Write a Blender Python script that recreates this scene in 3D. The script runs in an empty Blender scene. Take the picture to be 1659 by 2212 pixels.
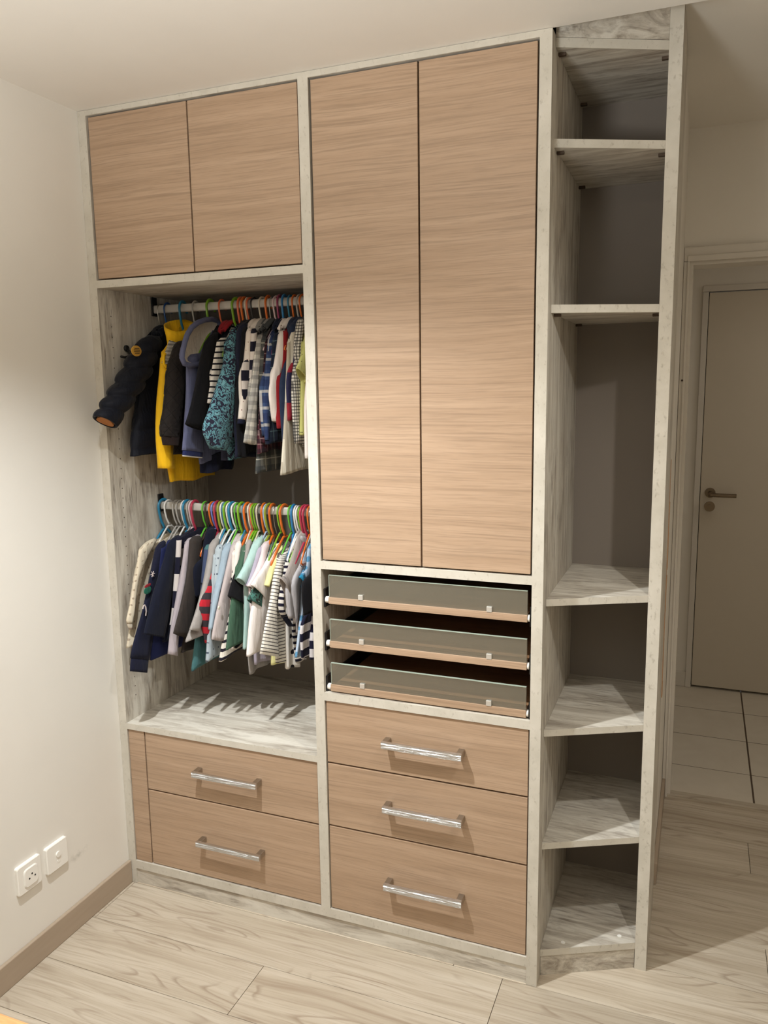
import bpy, bmesh, math, random
from mathutils import Vector, Matrix
random.seed(7)
S = bpy.context.scene
COL = S.collection

# ---------------------------------------------------------------- camera
cam_d = bpy.data.cameras.new('camera')
cam = bpy.data.objects.new('camera', cam_d); COL.objects.link(cam)
cam_d.sensor_fit = 'VERTICAL'; cam_d.sensor_height = 24.0; cam_d.lens = 18.678
cam_d.clip_start = 0.02; cam_d.clip_end = 60
RT, DN, FW = Vector((.9297, .3681, -.0144)), Vector((.0438, -.1492, -.9878)), Vector((-.3658, .9177, -.1548))
m = Matrix((RT, -DN, -FW)).transposed().to_4x4(); m.translation = Vector((1.7701, -2.0188, 1.6764))
cam.matrix_world = m
S.camera = cam
# ---------------------------------------------------------------- world, lamps, exposure
W = bpy.data.worlds.new('world'); S.world = W; W.use_nodes = True
W.node_tree.nodes['Background'].inputs[0].default_value = (1, .94, .86, 1)
W.node_tree.nodes['Background'].inputs[1].default_value = .02
def spot(name, loc, aim, power, cone, blend, color, radius=.022):
    d = bpy.data.lights.new(name, 'SPOT'); d.energy = power; d.spot_size = math.radians(cone)
    d.spot_blend = blend; d.color = color; d.shadow_soft_size = radius
    o = bpy.data.objects.new(name, d); COL.objects.link(o); o.location = loc
    o.rotation_euler = (Vector(aim) - Vector(loc)).to_track_quat('-Z', 'Y').to_euler()
spot('ceiling_spot_left', (.62, -.86, 2.38), (.95, -.45, 0), 120, 110, 1.0, (.92, .96, .98))
spot('ceiling_spot_right', (2.08, -.90, 2.40), (1.2, -.05, .9), 34, 78, 1.0, (.97, .95, .90))
d = bpy.data.lights.new('fill_uplight', 'SPOT'); d.energy = 84; d.spot_size = math.radians(178); d.spot_blend = .5; d.shadow_soft_size = .15; d.color = (.95, .97, .96)  # added fill light behind the camera, brightens ceiling and upper wardrobe
o = bpy.data.objects.new('fill_uplight', d); COL.objects.link(o); o.location = (1.1, -2.0, 1.70); o.rotation_euler = (math.pi, 0, 0)
d = bpy.data.lights.new('hall_fill', 'AREA'); d.energy = 3.2; d.size = .3; d.color = (1, .92, .8)  # added weak fill to brighten the hall, no fixture there
o = bpy.data.objects.new('hall_fill', d); COL.objects.link(o); o.location = (2.9, 1.9, 2.4)
S.view_settings.view_transform = 'Standard'; S.view_settings.look = 'None'
S.view_settings.gamma = 1; S.view_settings.use_curve_mapping = False
S.view_settings.exposure = .55
S.cycles.use_denoising = True
S.cycles.max_bounces = 10; S.cycles.diffuse_bounces = 6
S.cycles.sample_clamp_indirect = 6

# ---------------------------------------------------------------- material helpers
def srgb(r, g, b):
    f = lambda c: (c/255/12.92) if c/255 <= .04045 else ((c/255+.055)/1.055)**2.4
    return (f(r), f(g), f(b), 1)
class NT:
    def __init__(s, name):
        s.m = bpy.data.materials.new(name); s.m.use_nodes = True
        s.t = s.m.node_tree; s.b = s.t.nodes['Principled BSDF']
    def n(s, typ, **kw):
        nd = s.t.nodes.new(typ)
        for k, v in kw.items():
            if k.startswith('_'): setattr(nd, k[1:], v)
            else:
                key = int(k[1:]) if k[0] == 'i' and k[1:].isdigit() else k.replace('__', ' ')
                sk = nd.inputs[key]
                if hasattr(v, 'node'): s.t.links.new(v, sk)
                else: sk.default_value = v
        return nd
    def coord(s, kind='Object', scale=(1, 1, 1), loc=(0, 0, 0), rot=(0, 0, 0)):
        tc = s.n('ShaderNodeTexCoord')
        return s.n('ShaderNodeMapping', i0=tc.outputs[kind], Scale=scale, Location=loc, Rotation=rot).outputs[0]
    def noise(s, vec, scale, detail=4, rough=.55, dist=0):
        return s.n('ShaderNodeTexNoise', Vector=vec, Scale=scale, Detail=detail, Roughness=rough, Distortion=dist).outputs[0]
    def ramp(s, fac, stops, interp='LINEAR'):
        nd = s.n('ShaderNodeValToRGB', Fac=fac); cr = nd.color_ramp; cr.interpolation = interp
        while len(cr.elements) < len(stops): cr.elements.new(.5)
        for e, (p, c) in zip(cr.elements, stops):
            e.position = p; e.color = c if len(c) == 4 else (*c, 1)
        return nd.outputs[0]
    def mix(s, fac, a, b, mode='MIX'):
        nd = s.n('ShaderNodeMix', _data_type='RGBA', _blend_type=mode)
        for i, v in ((0, fac), (6, a), (7, b)):
            if hasattr(v, 'node'): s.t.links.new(v, nd.inputs[i])
            else: nd.inputs[i].default_value = v
        return nd.outputs[2]
    def math(s, op, a, b=0):
        nd = s.n('ShaderNodeMath', _operation=op)
        for i, v in ((0, a), (1, b)):
            if hasattr(v, 'node'): s.t.links.new(v, nd.inputs[i])
            else: nd.inputs[i].default_value = v
        return nd.outputs[0]
    def sep(s, vec): return s.n('ShaderNodeSeparateXYZ', Vector=vec).outputs
    def bump(s, h, strength=.2, dist=.002):
        s.t.links.new(s.n('ShaderNodeBump', Strength=strength, Distance=dist, Height=h).outputs[0], s.b.inputs['Normal'])
    def out(s, col=None, rough=.5, metal=0, spec=.5):
        if col is not None:
            if hasattr(col, 'node'): s.t.links.new(col, s.b.inputs['Base Color'])
            else: s.b.inputs['Base Color'].default_value = col
        s.b.inputs['Roughness'].default_value = rough; s.b.inputs['Metallic'].default_value = metal
        s.b.inputs['Specular IOR Level'].default_value = spec
        return s.m
M = {}
def plain(name, rgb, rough=.6, metal=0, spec=.4):
    M[name] = NT(name).out(srgb(*rgb), rough, metal, spec); return M[name]

# painted wall: faint roller texture
def paint(name, rgb, rough=.6, smudge=False):
    t = NT(name); v = t.coord()
    n = t.noise(v, 3, 3)
    c = t.mix(n, srgb(*[x-5 for x in rgb]), srgb(*[min(255, x+4) for x in rgb]))
    t.bump(t.noise(v, 220, 3), .08, .001)
    if smudge:                       # grey scuff mark on the plaster beside the sockets
        p = t.coord('Object', (1, 1, 1), (0, .235, -.235), (0, 0, 0))
        q = t.n('ShaderNodeMapping', Vector=p, Rotation=(.35, 0, 0), Scale=(1, 1, 3.2)).outputs[0]
        dist = t.n('ShaderNodeVectorMath', _operation='LENGTH', i0=q).outputs[1]
        f = t.math('MULTIPLY', t.ramp(dist, [(0, (.6, .6, .6)), (.065, (0, 0, 0))]), t.ramp(t.noise(v, 38, 3), [(.45, (0, 0, 0)), (.7, (1, 1, 1))]))
        c = t.mix(f, c, srgb(150, 148, 138))
    M[name] = t.out(c, rough, 0, .3)
paint('wall_paint', (227, 223, 215), .5, True)
paint('ceiling_paint', (229, 225, 218), .7)
paint('hall_paint', (227, 221, 211), .6)
paint('door_paint', (203, 193, 176), .45)
paint('trim_paint', (214, 207, 196), .4)

# whitewashed timber decor of panels: axis = grain direction
def whitewash(name, axis, strength=1.0):
    t = NT(name)
    sc = {'x': (2.4, 17, 17), 'y': (17, 2.4, 17), 'z': (17, 17, 2.0)}[axis]
    v = t.coord('Object', sc)
    a = t.noise(v, 1.4, 7, .72, .8)
    b = t.noise(t.coord('Object', tuple(x*3.2 for x in sc)), 1.5, 4, .6)
    patch = t.noise(t.coord(), 7, 4, .6)
    c = t.ramp(a, [(.32, srgb(146, 136, 124)), (.46, srgb(186, 178, 165)), (.58, srgb(208, 202, 190)), (.75, srgb(216, 211, 200))])
    f = t.math('MULTIPLY', t.ramp(b, [(.5, (0, 0, 0)), (.68, (1, 1, 1))]), t.ramp(patch, [(.44, (0, 0, 0)), (.60, (.8*strength,)*3)]))
    c = t.mix(f, c, srgb(128, 117, 106))
    t.bump(b, .12, .001)
    M[name] = t.out(c, .55, 0, .35)
whitewash('whitewash_x', 'x'); whitewash('whitewash_z', 'z', 1.2); whitewash('whitewash_y', 'y')
# edge banding: paler, speckled
t = NT('edge_band'); v = t.coord()
sp = t.noise(t.coord('Object', (1, 1, .6)), 95, 4, .65)
pt = t.noise(v, 14, 4, .6)
c = t.mix(t.ramp(pt, [(.3, (0, 0, 0)), (.7, (1, 1, 1))]), srgb(190, 184, 171), srgb(205, 199, 187))
c = t.mix(t.ramp(sp, [(.57, (0, 0, 0)), (.74, (.7, .7, .7))]), c, srgb(152, 143, 129))
M['edge_band'] = t.out(c, .5, 0, .35)

# oak veneer with horizontal grain
def oak(name, light, dark, seed=0):
    t = NT(name)
    oi = t.n('ShaderNodeObjectInfo')
    off = t.n('ShaderNodeVectorMath', _operation='SCALE', i0=(3.1, 1.7, 5.3)); 
    t.t.links.new(oi.outputs['Random'], off.inputs['Scale'])
    base = t.n('ShaderNodeVectorMath', _operation='ADD', i0=t.coord('Object', (1, 1, 1), (seed, 0, seed)), i1=off.outputs[0]).outputs[0]
    warp = t.noise(t.n('ShaderNodeMapping', Vector=base, Scale=(1.1, 2, 4)).outputs[0], 1.2, 2)
    wv = t.n('ShaderNodeVectorMath', _operation='SCALE', i0=warp, Scale=.035).outputs[0]
    base = t.n('ShaderNodeVectorMath', _operation='ADD', i0=base, i1=wv).outputs[0]
    a = t.noise(t.n('ShaderNodeMapping', Vector=base, Scale=(1.0, 8, 30)).outputs[0], 1.5, 4, .55, .2)
    f = t.noise(t.n('ShaderNodeMapping', Vector=base, Scale=(6, 60, 260)).outputs[0], 1.6, 3, .6)
    c = t.ramp(a, [(.3, srgb(*dark)), (.5, srgb(*[(p+q)/2 for p, q in zip(light, dark)])), (.68, srgb(*light))])
    c = t.mix(t.ramp(f, [(.5, (0, 0, 0)), (.68, (.45, .45, .45))]), c, srgb(*[x*.84 for x in dark]))
    g = t.noise(t.n('ShaderNodeMapping', Vector=base, Scale=(2.2, 30, 150)).outputs[0], 1.5, 3, .6, .15)
    c = t.mix(t.ramp(g, [(.53, (0, 0, 0)), (.62, (.4, .4, .4)), (.75, (.6, .6, .6))]), c, srgb(*[x*.84 for x in dark]))
    t.bump(f, .1, .001)
    M[name] = t.out(c, .42, 0, .4)
oak('oak_veneer', (181, 154, 129), (167, 140, 115))
oak('oak_dark', (170, 130, 94), (140, 104, 74), 3)
oak('pine', (236, 186, 128), (216, 160, 104), 5)
# laminate floor planks, grain along x
t = NT('laminate')
oi = t.n('ShaderNodeObjectInfo')
off = t.n('ShaderNodeVectorMath', _operation='SCALE', i0=(7.3, 2.9, 1.1)); t.t.links.new(oi.outputs['Random'], off.inputs['Scale'])
base = t.n('ShaderNodeVectorMath', _operation='ADD', i0=t.coord(), i1=off.outputs[0]).outputs[0]
wp = t.noise(t.n('ShaderNodeMapping', Vector=base, Scale=(1.6, 7, 1)).outputs[0], 1.2, 2)
base2 = t.n('ShaderNodeVectorMath', _operation='ADD', i0=base, i1=t.n('ShaderNodeVectorMath', _operation='SCALE', i0=wp, Scale=.045).outputs[0]).outputs[0]
a = t.noise(t.n('ShaderNodeMapping', Vector=base2, Scale=(.75, 17, 1)).outputs[0], 1.5, 4, .55, .15)
f = t.noise(t.n('ShaderNodeMapping', Vector=base2, Scale=(3.2, 110, 1)).outputs[0], 1.5, 4, .6)
k = t.noise(t.n('ShaderNodeMapping', Vector=base, Scale=(3.2, 13, 1)).outputs[0], 1.1, 1)
# cathedral rings: contour lines of the stretched noise, shown in patches
rings = t.math('FRACT', t.math('MULTIPLY', t.noise(t.n('ShaderNodeMapping', Vector=base, Scale=(1.5, 8, 1)).outputs[0], 1.0, 1), 13))
ring = t.math('MULTIPLY', t.ramp(rings, [(.0, (1, 1, 1)), (.22, (0, 0, 0)), (.9, (0, 0, 0)), (1, (1, 1, 1))]), t.ramp(k, [(.5, (0, 0, 0)), (.62, (.55, .55, .55))]))
c = t.ramp(a, [(.26, srgb(160, 144, 125)), (.42, srgb(182, 169, 150)), (.56, srgb(193, 181, 163)), (.74, srgb(203, 193, 177))])
c = t.mix(t.ramp(f, [(.48, (0, 0, 0)), (.7, (.5, .5, .5))]), c, srgb(150, 133, 113))
c = t.mix(ring, c, srgb(134, 114, 95))
kn = t.n('ShaderNodeTexVoronoi', Vector=t.n('ShaderNodeMapping', Vector=base2, Scale=(1.6, 5.5, 1)).outputs[0], Scale=1.0).outputs[0]
c = t.mix(t.ramp(kn, [(.02, (.8, .8, .8)), (.07, (0, 0, 0))]), c, srgb(104, 84, 66))
tint = t.n('ShaderNodeHueSaturation', Value=t.math('ADD', t.math('MULTIPLY', oi.outputs['Random'], .16), .90), Color=c).outputs[0]
M['laminate'] = t.out(tint, .42, 0, .35)
plain('joint_dark', (96, 80, 64), .8)
# baseboard
t = NT('baseboard_wood')
n = t.noise(t.coord('Object', (30, 3, 30)), 1.5, 5)
M['baseboard_wood'] = t.out(t.mix(n, srgb(156, 139, 120), srgb(174, 157, 138)), .5)
# hall tiles
t = NT('hall_tile'); oi = t.n('ShaderNodeObjectInfo')
v = t.n('ShaderNodeVectorMath', _operation='ADD', i0=t.coord()); t.t.links.new(oi.outputs['Random'], v.inputs[1])
n = t.noise(v.outputs[0], 7, 5, .6, 1)
M['hall_tile'] = t.out(t.mix(n, srgb(196, 186, 170), srgb(214, 206, 192)), .35)
plain('grout', (84, 70, 56), .9)
plain('back_panel', (126, 117, 108), .75)
plain('dark_gap', (22, 16, 12), .9)
plain('drawer_gap_shade', (58, 46, 36), .8)
plain('white_plastic', (236, 233, 226), .3)
plain('steel', (190, 186, 178), .28, 1)
plain('door_steel', (128, 112, 92), .4, .9)
plain('rod_metal', (208, 204, 197), .38, .25)
plain('clip_chrome', (214, 212, 206), .35, .55)
plain('black_metal', (26, 24, 24), .5)
plain('brown_pin', (78, 62, 48), .6)
plain('pin_hole', (70, 60, 50), .9)
plain('plaster_raw', (168, 132, 100), .95)
plain('orange_plastic', (200, 110, 60), .5)
t = NT('hammered_chrome')     # grooved, sparkling bar pulls
v = t.coord('Object', (22, 60, 330))
t.bump(t.noise(v, 1.6, 4, .65), .9, .0022)
M['hammered_chrome'] = t.out(srgb(216, 218, 220), .2, 1)
plain('brushed_chrome', (176, 171, 164), .3, 1)
t = NT('clear_glass_frosted')
t.b.inputs['Alpha'].default_value = .5
M['frosted_glass'] = t.out(srgb(128, 121, 106), .3, 0, .5)
t = NT('glass_edge'); t.b.inputs['Alpha'].default_value = .85
M['glass_edge'] = t.out(srgb(176, 190, 176), .15, 0, .7)

# ---------------------------------------------------------------- mesh helpers
def box(bm, x0, x1, y0, y1, z0, z1, bev=.0):
    r = bmesh.ops.create_cube(bm, size=1)
    vs = r['verts']
    for v in vs:
        v.co = Vector((x0 if v.co.x < 0 else x1, y0 if v.co.y < 0 else y1, z0 if v.co.z < 0 else z1))
    if bev:
        es = list({e for v in vs for e in v.link_edges})
        bmesh.ops.bevel(bm, geom=es, offset=bev, segments=2, affect='EDGES', profile=.5)
def prism(bm, pts, z0, z1):
    lo = [bm.verts.new((x, y, z0)) for x, y in pts]; hi = [bm.verts.new((x, y, z1)) for x, y in pts]
    bm.faces.new(lo[::-1]); bm.faces.new(hi)
    for i in range(len(pts)):
        j = (i+1) % len(pts); bm.faces.new((lo[i], lo[j], hi[j], hi[i]))
def cyl(bm, p, q, r, n=16, r2=None):
    p, q = Vector(p), Vector(q); d = q-p
    mt = Matrix.Translation((p+q)/2) @ d.to_track_quat('Z', 'Y').to_matrix().to_4x4()
    bmesh.ops.create_cone(bm, cap_ends=True, segments=n, radius1=r, radius2=r if r2 is None else r2, depth=d.length, matrix=mt)
def sweep(bm, pts, ra, n=10, closed=False, rb=None, up=None):
    """round tube along a polyline"""
    pts = [Vector(p) for p in pts]; rings = []
    N = len(pts)
    for i, p in enumerate(pts):
        a = pts[(i-1) % N] if closed or i else pts[0]; b = pts[(i+1) % N] if closed or i < N-1 else pts[-1]
        d = (b-a).normalized()
        s = d.cross(Vector((1, 0, 0)) if up is None else up)
        if s.length < 1e-4: s = d.cross(Vector((0, 0, 1)))
        s.normalize(); w = s.cross(d)
        R = ra(i/(N-1)) if callable(ra) else ra
        R2 = R if rb is None else rb
        rings.append([bm.verts.new(p + s*math.cos(2*math.pi*j/n)*R + w*math.sin(2*math.pi*j/n)*R2) for j in range(n)])
    for i in range(N if closed else N-1):
        A, B = rings[i], rings[(i+1) % N]
        for j in range(n): bm.faces.new((A[j], A[(j+1) % n], B[(j+1) % n], B[j]))
    if not closed:
        bm.faces.new(rings[0][::-1]); bm.faces.new(rings[-1])
def mesh(name, bm, mats, smooth=False):
    bmesh.ops.recalc_face_normals(bm, faces=bm.faces)
    me = bpy.data.meshes.new(name); bm.to_mesh(me); bm.free()
    for mt in (mats if isinstance(mats, (list, tuple)) else [mats]): me.materials.append(M[mt])
    if smooth:
        for p in me.polygons: p.use_smooth = True
    return me
def link(name, me, parent=None, loc=None):
    o = bpy.data.objects.new(name, me); COL.objects.link(o)
    if parent is not None:
        o.parent = parent; o.location = -parent.location if loc is None else loc
    elif loc is not None: o.location = loc
    return o
def part(name, bm, mats, parent=None, smooth=False, label=None):
    """mesh built in world coordinates, parented to a thing whose own location is subtracted"""
    me = mesh(name, bm, mats, smooth)
    o = bpy.data.objects.new(name, me); COL.objects.link(o)
    if parent is not None:
        o.parent = parent
        off = Vector(); p = parent
        while p is not None: off += p.location; p = p.parent
        o.location = -off
    if label: o['label'] = label
    return o
def thing(name, label, cat, loc=(0, 0, 0), group=None):
    o = bpy.data.objects.new(name, None); COL.objects.link(o); o.location = loc
    o.empty_display_size = .05
    o['label'] = label; o['category'] = cat
    if group: o['group'] = group
    return o
def struct(o, label=None):
    o['kind'] = 'structure'
    if label: o['label'] = label
    return o
def B(*boxes, bev=0):
    bm = bmesh.new()
    for b in boxes: box(bm, *b, bev=bev)
    return bm

# ================================================================ ROOM SHELL
XR, YF = 3.0, -3.6                     # right wall, wall behind the camera
struct(part('wall_left', B((-.12, 0, YF, .62, 0, 2.75)), 'wall_paint'), 'cream painted wall on the left')
struct(part('wall_front', B((-.12, XR+.12, YF-.12, YF, 0, 2.75)), 'wall_paint'), 'wall behind the camera')
struct(part('wall_right', B((XR, XR+.12, YF, 1.37, 0, 2.75)), 'wall_paint'), 'right wall out of frame')
struct(part('wall_back', B((0, 1.39, .575, .62, 0, 2.75)), 'wall_paint'), 'wall behind the wardrobe')
struct(part('wall_stub', B((1.39, 1.682, .53, 1.25, 0, 2.75)), 'hall_paint'), 'wall between wardrobe and doorway')
# wall pierced by the doorway
struct(part('wall_doorway', B((1.39, 1.703, 1.25, 1.37, 0, 2.75), (2.62, XR+.12, 1.25, 1.37, 0, 2.75), (1.703, 2.62, 1.25, 1.37, 2.118, 2.75)), 'hall_paint'), 'wall pierced by the doorway')
struct(part('wall_hall', B((1.2, 1.75, 2.55, 2.67, 0, 2.75), (1.75, 2.64, 2.55, 2.67, 2.165, 2.75), (2.64, 3.9, 2.55, 2.67, 0, 2.75)), 'hall_paint'), 'far wall of the hall')
struct(part('wall_hall_left', B((1.1, 1.2, 1.37, 2.67, 0, 2.75)), 'hall_paint'))
struct(part('wall_hall_right', B((3.8, 3.9, 1.25, 2.55, 0, 2.75)), 'hall_paint'))
ceil = struct(part('ceiling', B((-.12, XR+.12, YF-.12, .004, 2.5, 2.75)), 'ceiling_paint'), 'white ceiling over the room')
struct(part('ceiling_recess', B((-.12, 3.9, .004, 2.67, 2.585, 2.75)), 'hall_paint'), 'higher ceiling before the doorway')
# floor: screed plus single planks
fl = struct(part('floor', B((-.12, XR+.12, YF-.12, 1.262, -.05, -.004)), 'joint_dark'), 'greige laminate floor')
PL, PWd = 1.29, .1965
def plank_mesh(L):
    bm = B((-L/2+.0008, L/2-.0008, -PWd/2+.0007, PWd/2-.0007, -.004, 0), bev=.0006)
    return mesh('plank', bm, 'laminate')
full = plank_mesh(PL); cache = {}
row = 0
y1 = 1.249
edges = []
yy = -.0005
while yy < 1.25: yy += PWd
top = yy
nrow = 0
while top > YF:
    ph = {0: 1.31, 1: .64}.get(int(round((-.0005-top)/PWd)) % 2, 1.31)
    r = int(round((-.0005-top)/PWd))
    ph = {0: 1.31, 1: .643}.get(r, (r*.437+.31) % PL)
    x = ph - PL*3
    while x < XR:
        a, b = max(x, 0.0), min(x+PL, XR)
        yt, yb = min(top, 1.249), max(top-PWd, YF)
        if b-a > .004 and yt-yb > .02:
            cx, cy = (a+b)/2, (yt+yb)/2
            if b-a > PL-.001 and yt-yb > PWd-.001: me = full
            else:
                bm = B((-(b-a)/2+.0008, (b-a)/2-.0008, -(yt-yb)/2+.0007, (yt-yb)/2-.0007, -.004, 0), bev=.0006)
                me = mesh('plank', bm, 'laminate')
            link('plank', me, fl, (cx, cy, 0))
        x += PL
    top -= PWd
# hall tiles
ht = struct(part('floor_hall', B((1.2, 3.8, 1.262, 2.55, -.05, -.0012)), 'grout'), 'pale tiled floor of the hall')
TS = .3465
tm = mesh('tile', B((-.3465/2+.0035, .3465/2-.0035, -.3465/2+.0030, .3465/2-.0030, -.004, 0), bev=.001), 'hall_tile')
tm0 = mesh('tile', B((-.3465/2+.0035, .3465/2-.0035, -.3465/2+.0022+.065, .3465/2-.0022, -.004, 0), bev=.001), 'hall_tile')
for r in range(4):
    for c in range(-3, 6):
        x = 2.033 + (c+.5)*TS
        if 1.2 < x-TS/2+.05 and x+TS/2 < 3.9: link('tile', tm if r else tm0, ht, (x, 1.5495-TS/2 + r*TS, 0))
struct(part('trim_threshold', B((1.697, 2.62, 1.247, 1.288, -.002, .006), bev=.002), 'laminate'), 'wooden threshold strip in the doorway')
# baseboards
bb = part('baseboard_left', B((0, .012, YF, -.001, 0, .082), bev=.003), 'baseboard_wood'); struct(bb, 'taupe wooden baseboard along left wall')
struct(part('baseboard_right', B((1.682, 1.695, .605, 1.238, 0, .078), bev=.003), 'baseboard_wood'), 'taupe baseboard before the doorway')
struct(part('baseboard_hall', B((1.2, 1.748, 2.538, 2.55, 0, .085), bev=.003), 'trim_paint'), 'white baseboard in the hall')
# doorway casing (trim with bead)
bm = bmesh.new()
box(bm, 1.683, 1.704, 1.232, 1.25, 0, 2.1175, .002); box(bm, 1.683, 2.66, 1.232, 1.25, 2.118, 2.169, .002)
box(bm, 2.62, 2.66, 1.232, 1.25, 0, 2.118, .002)
box(bm, 1.695, 1.704, 1.226, 1.234, 0, 2.118, .003); box(bm, 1.695, 2.63, 1.226, 1.234, 2.117, 2.139, .003)
struct(part('trim_doorway', bm, 'trim_paint'), 'white beaded casing around the doorway')
bm = B((1.703, 1.716, 1.25, 1.372, 0, 2.106), (2.607, 2.62, 1.25, 1.372, 0, 2.106), (1.703, 2.62, 1.25, 1.372, 2.106, 2.118))
struct(part('trim_jamb', bm, 'trim_paint'))
bm = bmesh.new(); cyl(bm, (1.694, 1.229, 1.685), (1.694, 1.2255, 1.685), .004, 12)
part('screw_hole', bm, 'pin_hole', bpy.data.objects['trim_doorway'])
# hall door
dr = struct(part('door_1', B((1.779, 2.6, 2.546, 2.586, .012, 2.134), bev=.002), 'door_paint'), 'closed pale door at the end of the hall')
bm = bmesh.new()
box(bm, 1.747, 1.776, 2.535, 2.565, 0, 2.1375, .002); box(bm, 1.747, 2.642, 2.535, 2.565, 2.138, 2.168, .002); box(bm, 2.603, 2.64, 2.535, 2.56, 0, 2.14, .003)
part('door_casing', bm, 'trim_paint', dr)
part('door_gap', B((1.776, 2.604, 2.587, 2.6, 0, 2.138)), 'dark_gap', dr)
bm = bmesh.new(); cyl(bm, (1.828, 2.546, 1.094), (1.828, 2.536, 1.094), .0265, 28)
cyl(bm, (1.828, 2.54, 1.094), (1.828, 2.492, 1.09), .011, 16)
sweep(bm, [(1.822, 2.496, 1.09), (1.832, 2.488, 1.09), (1.86, 2.486, 1.089), (1.955, 2.486, 1.088)], .0105, 18)
hd = part('door_handle', bm, 'door_steel', dr, False, 'brushed steel lever handle')
bm = bmesh.new(); cyl(bm, (1.828, 2.546, 1.02), (1.828, 2.537, 1.02), .027, 28); cyl(bm, (1.828, 2.54, 1.02), (1.828, 2.533, 1.02), .012, 20)
part('keyhole_rosette', bm, 'door_steel', dr, False, 'round steel lock rosette')
# torn plaster strip beside the shelf tower
bm = bmesh.new(); rr = random.Random(3)
zs = [.70]
while zs[-1] < 1.42: zs.append(zs[-1]+rr.uniform(.02, .13))
for i in range(len(zs)-1):
    w = .006+.006*rr.random()
    box(bm, 1.676, 1.6885+.004*rr.random(), .512, .512+.018+w, zs[i], zs[i+1]+.001, .001)
tp = part('torn_plaster', bm, 'plaster_raw', bpy.data.objects['wall_stub']); tp['kind'] = 'stuff'

# wall sockets on the left wall
def rounded_plate(bm, x0, x1, yc, zc, w, h, r=.006):
    pts = []
    for sx, sz, a0 in ((1, 1, 0), (-1, 1, 90), (-1, -1, 180), (1, -1, 270)):
        for k in range(5):
            a = math.radians(a0+22.5*k); pts.append((yc+sx*(w/2-r)+r*math.cos(a), zc+sz*(h/2-r)+r*math.sin(a)))
    inn = .0025
    for i, (xa, sc) in enumerate(((x0, 1), (x1-.002, 1), (x1, 1-inn*2/w))):
        ring = [bm.verts.new((xa, yc+(p-yc)*sc, zc+(q_-zc)*sc)) for p, q_ in pts]
        if i: 
            for j in range(len(pts)): bm.faces.new((prev[j], prev[(j+1) % len(pts)], ring[(j+1) % len(pts)], ring[j]))
        prev = ring
    bm.faces.new(prev)
so = thing('wall_socket', 'white three pin wall socket, left one on the left wall', 'socket', (0, -.428, .288), 'wall plates above the left baseboard')
bm = bmesh.new(); rounded_plate(bm, 0, .011, -.428, .288, .088, .088); part('plate', bm, 'white_plastic', so)
bm = bmesh.new(); rounded_plate(bm, .010, .0145, -.425, .286, .052, .058, .012); part('insert', bm, 'white_plastic', so)
for y, z in ((-.4335, .282), (-.4125, .282), (-.423, .2925)):
    bm = bmesh.new(); cyl(bm, (.012, y, z), (.0149, y, z), .0028, 10); part('pin_hole', bm, 'dark_gap', so)
so = thing('aerial_outlet', 'white round-button outlet plate beside the three pin socket', 'outlet', (0, -.320, .286), 'wall plates above the left baseboard')
bm = bmesh.new(); rounded_plate(bm, 0, .011, -.320, .286, .084, .086); part('plate', bm, 'white_plastic', so)
bm = bmesh.new(); cyl(bm, (.010, -.318, .291), (.0145, -.318, .291), .009, 20); cyl(bm, (.010, -.318, .270), (.012, -.318, .270), .006, 16)
part('outlet_cap', bm, 'white_plastic', so)
# pine table corner in front, low at the frame edge
tb = thing('pine_table', 'pale orange pine table, only its corner in view at lower left', 'table', (.30, -1.25, 0))
bm = B((.02, .95, -1.62, -.985, .425, .45), bev=.006); part('table_top', bm, 'pine', tb)
for x, y in ((.07, -1.57), (.9, -1.57), (.07, -1.03), (.9, -1.03)):
    part('leg', B((x-.02, x+.02, y-.02, y+.02, 0, .426), bev=.004), 'pine', tb)
for ya in (-1.04, -1.58): part('apron', B((.07, .9, ya, ya+.02, .36, .426)), 'pine', tb)

# ================================================================ WARDROBE
wd = thing('wardrobe', 'built-in whitewashed wardrobe with oak doors, open hanging bay and drawers', 'wardrobe', (.7, .27, 0))
EB = .0012                     # thickness of the edge banding
DEP = .55
def vpanel(name, x0, x1, z0, z1, y0=0, y1=DEP, label=None):
    """upright board: whitewash faces, speckled front edge"""
    bm = bmesh.new(); box(bm, x0, x1, y0+EB, y1, z0, z1)
    p = part(name, bm, 'whitewash_z', wd, label=label)
    part('edge_band', B((x0, x1, y0, y0+EB, z0, z1)), 'edge_band', p)
    return p
def hboard(name, x0, x1, z0, z1, y0=0, y1=DEP-.006, mat='whitewash_x'):
    bm = bmesh.new(); box(bm, x0, x1, y0+EB, y1, z0, z1)
    p = part(name, bm, mat, wd)
    part('edge_band', B((x0, x1, y0, y0+EB, z0, z1)), 'edge_band', p)
    return p
XA, XB, XC, XD, XE = .0297, .7365, .7668, 1.3768, 1.4065
lp = vpanel('side_panel', .0005, XA, 0, 2.499)
vpanel('divider_panel', XB, XC, .055, 2.499)
vpanel('end_panel', XD, XE, 0, 2.499)
hboard('top_rail', XA, XB, 2.4845, 2.499); hboard('top_rail', XC, XD, 2.4835, 2.499)
hboard('shelf', XA, XB, 1.988, 2.0105)               # under the upper doors
hboard('shelf', XA, XB, .561, .5815)                 # floor of the hanging bay
hboard('shelf', XC, XD, 1.161, 1.1835); hboard('shelf', XC, XD, .762, .7865)
hboard('bottom_board', XA, XB, .055, .0845); hboard('bottom_board', XC, XD, .055, .0845)
part('plinth', B((XA, XD, .005, .023, 0, .0565)), 'whitewash_x', wd)
for xa, xb in ((XA, XB), (XC, XD)): part('back_panel', B((xa, xb, DEP-.008, DEP-.001, .08, 2.49)), 'back_panel', wd)
FY = .005                                            # fronts sit slightly inside the frame
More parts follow.
